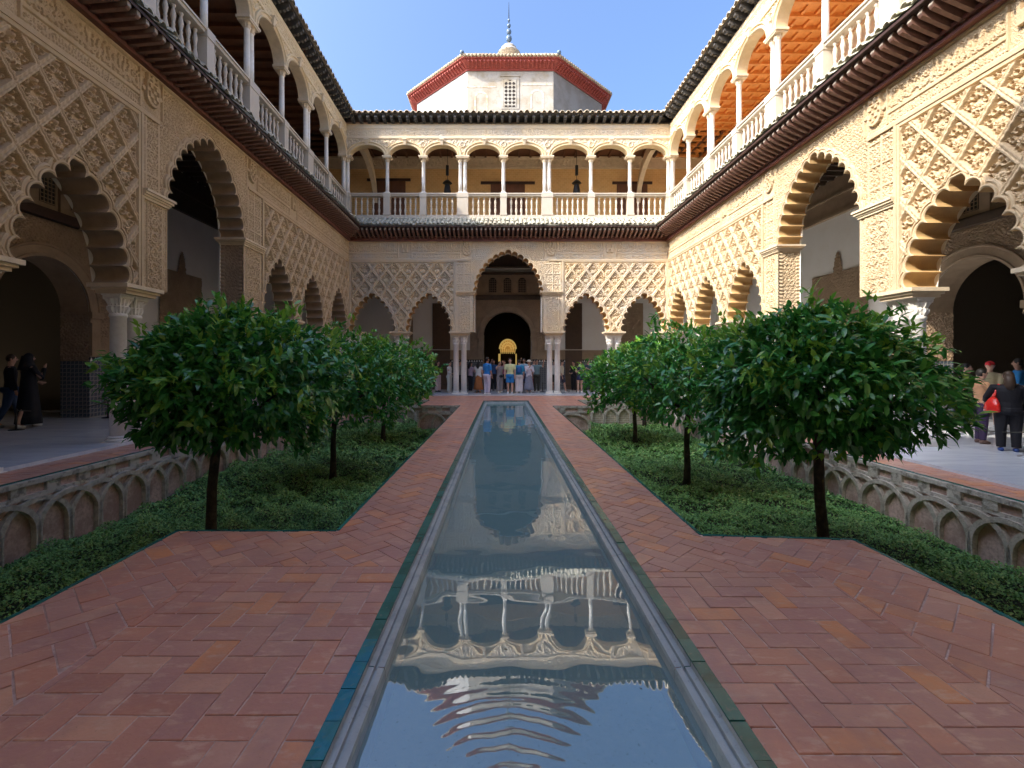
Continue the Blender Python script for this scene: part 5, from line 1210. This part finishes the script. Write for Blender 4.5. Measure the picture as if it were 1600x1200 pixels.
p10 = person(797, 23.6, 1.75, -.12, 'man in a pale yellow green T-shirt and bright blue shorts facing the pool', (.62, .66, .36), (.02, .20, .52), 'shorts', ('down', 'down'), .35, H_BROWN, skin=0, shoes=(.7, .7, .7), w=1.1)
p11 = person(811, 23.7, 1.68, N, 'person with their back turned wearing white trousers and a blue T-shirt', (.03, .30, .50), (.66, .60, .60), 'wide', ('down', 'down'), .45, H_BLACK, extra=pack((.02, .10, .30)), w=1.1)
p12 = person(819, 24.9, 1.76, -0.35, 'man in a pale blue shirt and navy shorts shading his eyes', (.35, .48, .58), (.02, .03, .09), 'shorts', ('raise', 'down'), .45, H_BLACK, skin=1)
p13 = person(826.5, 23.7, 1.64, .3, 'woman in a white sun hat, white shirt and long grey patterned skirt', (.62, .60, .68), (.20, .21, .27), 'longskirt', ('phone', 'chest'), .9, H_BROWN, False, hat=('sun', (.62, .54, .42)))
p14 = person(834, 25.0, 1.70, 0.80, 'person in a white T-shirt behind the woman with the sun hat', (.64, .60, .66), (.25, .05, .06), 'trousers', ('down', 'down'), .45, H_BLACK)
p15 = person(838.5, 24.2, 1.70, .2, 'person in a teal grey shirt and dark trousers with one hand raised', (.12, .20, .22), (.04, .04, .03), 'trousers', ('down', 'wave'), .45, H_BLACK, skin=1)
p16 = person(866.5, 25.1, 1.66, 0, 'person in a pale grey shirt and black shorts between the right columns', (.52, .52, .52), (.03, .03, .03), 'shorts', ('down', 'down'), .45, H_BROWN, skin=1)
p17 = person(877.5, 24.3, 1.64, 1.2, 'person in a cream shirt and navy shorts half behind the right column', (.62, .58, .45), (.05, .05, .08), 'shorts', ('down', 'swing'), .6, H_BROWN, stride=.6, skin=0)
p18 = person(896.5, 24.9, 1.62, -.9, 'woman in black looking at her phone beside the woman in a navy dress', (.014, .013, .016), (.014, .013, .02), 'trousers', ('front', 'front'), .95, H_BLACK)
p19 = person(906, 24.0, 1.60, 0, 'woman in a short sleeveless navy dress looking down at her hands', (.016, .018, .06), (.016, .018, .06), 'dress', ('chest', 'chest'), .12, H_BROWN, True, shoes=(.75, .75, .75))
p20 = person(919, 24.6, 1.70, -.5, 'man in a navy T-shirt with folded arms beside the right trees', (.05, .07, .13), (.05, .05, .06), 'trousers', ('chest', 'chest'), .4, H_GREY)
PACKS[0].name = 'backpack'; tag(PACKS[0], 'dark blue backpack worn by the person in white trousers', 'backpack')
b8 = MB(); c = p8[1]((0, .10, .52)); b8 = MB().ball(c, (.10, .06, .075), 12, 8).obj('waist_bag', cloth((.012, .012, .03)), smooth=True); tag(b8, 'black waist bag worn by the woman in a patterned outfit', 'bag')
# right gallery visitors
g2 = 'visitors in the right gallery'
pw = person(1576, 8.95, 1.52, PI/2+.5+PI*.15, 'woman in black seen from behind with a red shoulder bag and blue shoes', (.006, .006, .011), (.007, .007, .014), 'trousers', ('down', 'out'), .9, H_BROWN, True, z=-.11, vox=.011, shoes=(.03, .07, .25), group=g2, w=1.22)
rp = person(1547, 11.7, 1.62, -.9, 'man in a red cap, khaki shirt and shorts standing by the right door', (.42, .36, .22), (.35, .32, .25), 'shorts', ('front', 'front'), .45, H_BROWN, z=-.02, vox=.014, hat=('cap', (.62, .02, .03)), group=g2, shoes=(.6, .6, .6))
bp_ = person(1592, 11.5, 1.70, -2.4, 'man in a bright blue T-shirt partly behind the woman in black', (.03, .25, .62), (.05, .05, .07), 'trousers', ('down', 'down'), .45, H_BLACK, z=-.03, vox=.016, skin=1, group=g2, w=1.15)
fp_ = person(1509, 11.2, 1.66, .5, 'dark haired person whose face shows above the tree leaves at right', (.10, .08, .08), (.05, .05, .07), 'trousers', ('down', 'down'), .45, H_BLACK, z=-.11, vox=.016, group=g2)
cp_ = person(1532, 9.85, 1.55, 1.2, 'person in a bright orange print top and dark purple trousers reaching out a hand', (.62, .34, .18), (.05, .03, .08), 'trousers', ('out', 'front'), .35, H_BLACK, z=-.11, vox=.014, group=g2, shoes=(.2, .12, .1))
# red bag
Tp, H = pw[1], pw[2]
bc = Tp((.15, -.02, .565)); bag = thing('shoulder_bag', bc, 'shiny red shoulder bag hanging from the shoulder of the woman in black', 'bag')
RED = mat('red_patent_leather', (.62, .02, .015), .25, bump=[(18, .012)])
MB().tube([Tp((.15, -.03, .475)), Tp((.155, -.03, .50)), Tp((.15, -.03, .58)), Tp((.14, -.025, .64)), Tp((.13, -.02, .675))], np.array([(.03, .085), (.045, .10), (.042, .09), (.03, .055), (.015, .02)])*H, 14).obj('bag_body', RED, bag, smooth=True)
for dy in (-.02, .02): MB().tube([Tp((.14, -.02+dy, .65)), Tp((.115, dy, .76)), Tp((.09, dy, .825)), Tp((.10, .05+dy, .76)), Tp((.135, -.01+dy, .655))], .012*H, 6).obj('bag_strap', RED, bag)
# left gallery visitors
g3 = 'visitors in the left gallery'
person(44, 11.1, 1.74, PI-.35, 'woman in a long black robe and headscarf walking into the left doorway', (.010, .010, .012), (.010, .010, .012), 'robe', ('phone', 'front'), .98, (.010, .010, .012), False, z=.05, vox=.013, robe=True, group=g3, stride=.5, shoes=(.6, .58, .55))
person(16, 11.25, 1.72, PI-.8, 'person in blue jeans and a dark jacket in the left doorway', (.03, .03, .035), (.05, .10, .22), 'trousers', ('down', 'down'), .95, H_BROWN, z=.05, vox=.014, group=g3, stride=.5, shoes=(.4, .38, .35))
# rope barriers
def barrier(pts, label, mt, z0):
    r = thing('rope_barrier', (pts[0][0], pts[0][1], z0), label, 'rope barrier')
    for (x, y) in pts: MB().lathe([(.14, 0), (.14, .015), (.02, .03), (.016, .45), (.02, .46), (.01, .48)], (x, y, z0), 10).obj('post', mt, r, smooth=True)
    for (a, b) in zip(pts[:-1], pts[1:]):
        MB().tube([(a[0]+(b[0]-a[0])*t, a[1]+(b[1]-a[1])*t, z0+.44-.12*math.sin(PI*t)) for t in np.linspace(0, 1, 9)], .011, 6).obj('rope', cloth((.04, .035, .03)), r)
barrier([(-10.9, 10.65), (-10.8, 13.0)], 'low rope barrier on short posts at the left doorway', IRON, .05)
barrier([(9.3, 8.4), (9.9, 10.9), (10.2, 13)], 'low rope barrier on short posts beside the woman with the red bag', mat('steel_post', (.5, .5, .5), .35, metal=.8), -.11)
barrier([(-3.3, 24.6), (-1.3, 24.7)], 'low rope barrier behind the far left columns', IRON, .03)
barrier([(2.1, 24.9), (4.9, 24.9)], 'low rope barrier behind the far right columns', IRON, .03)
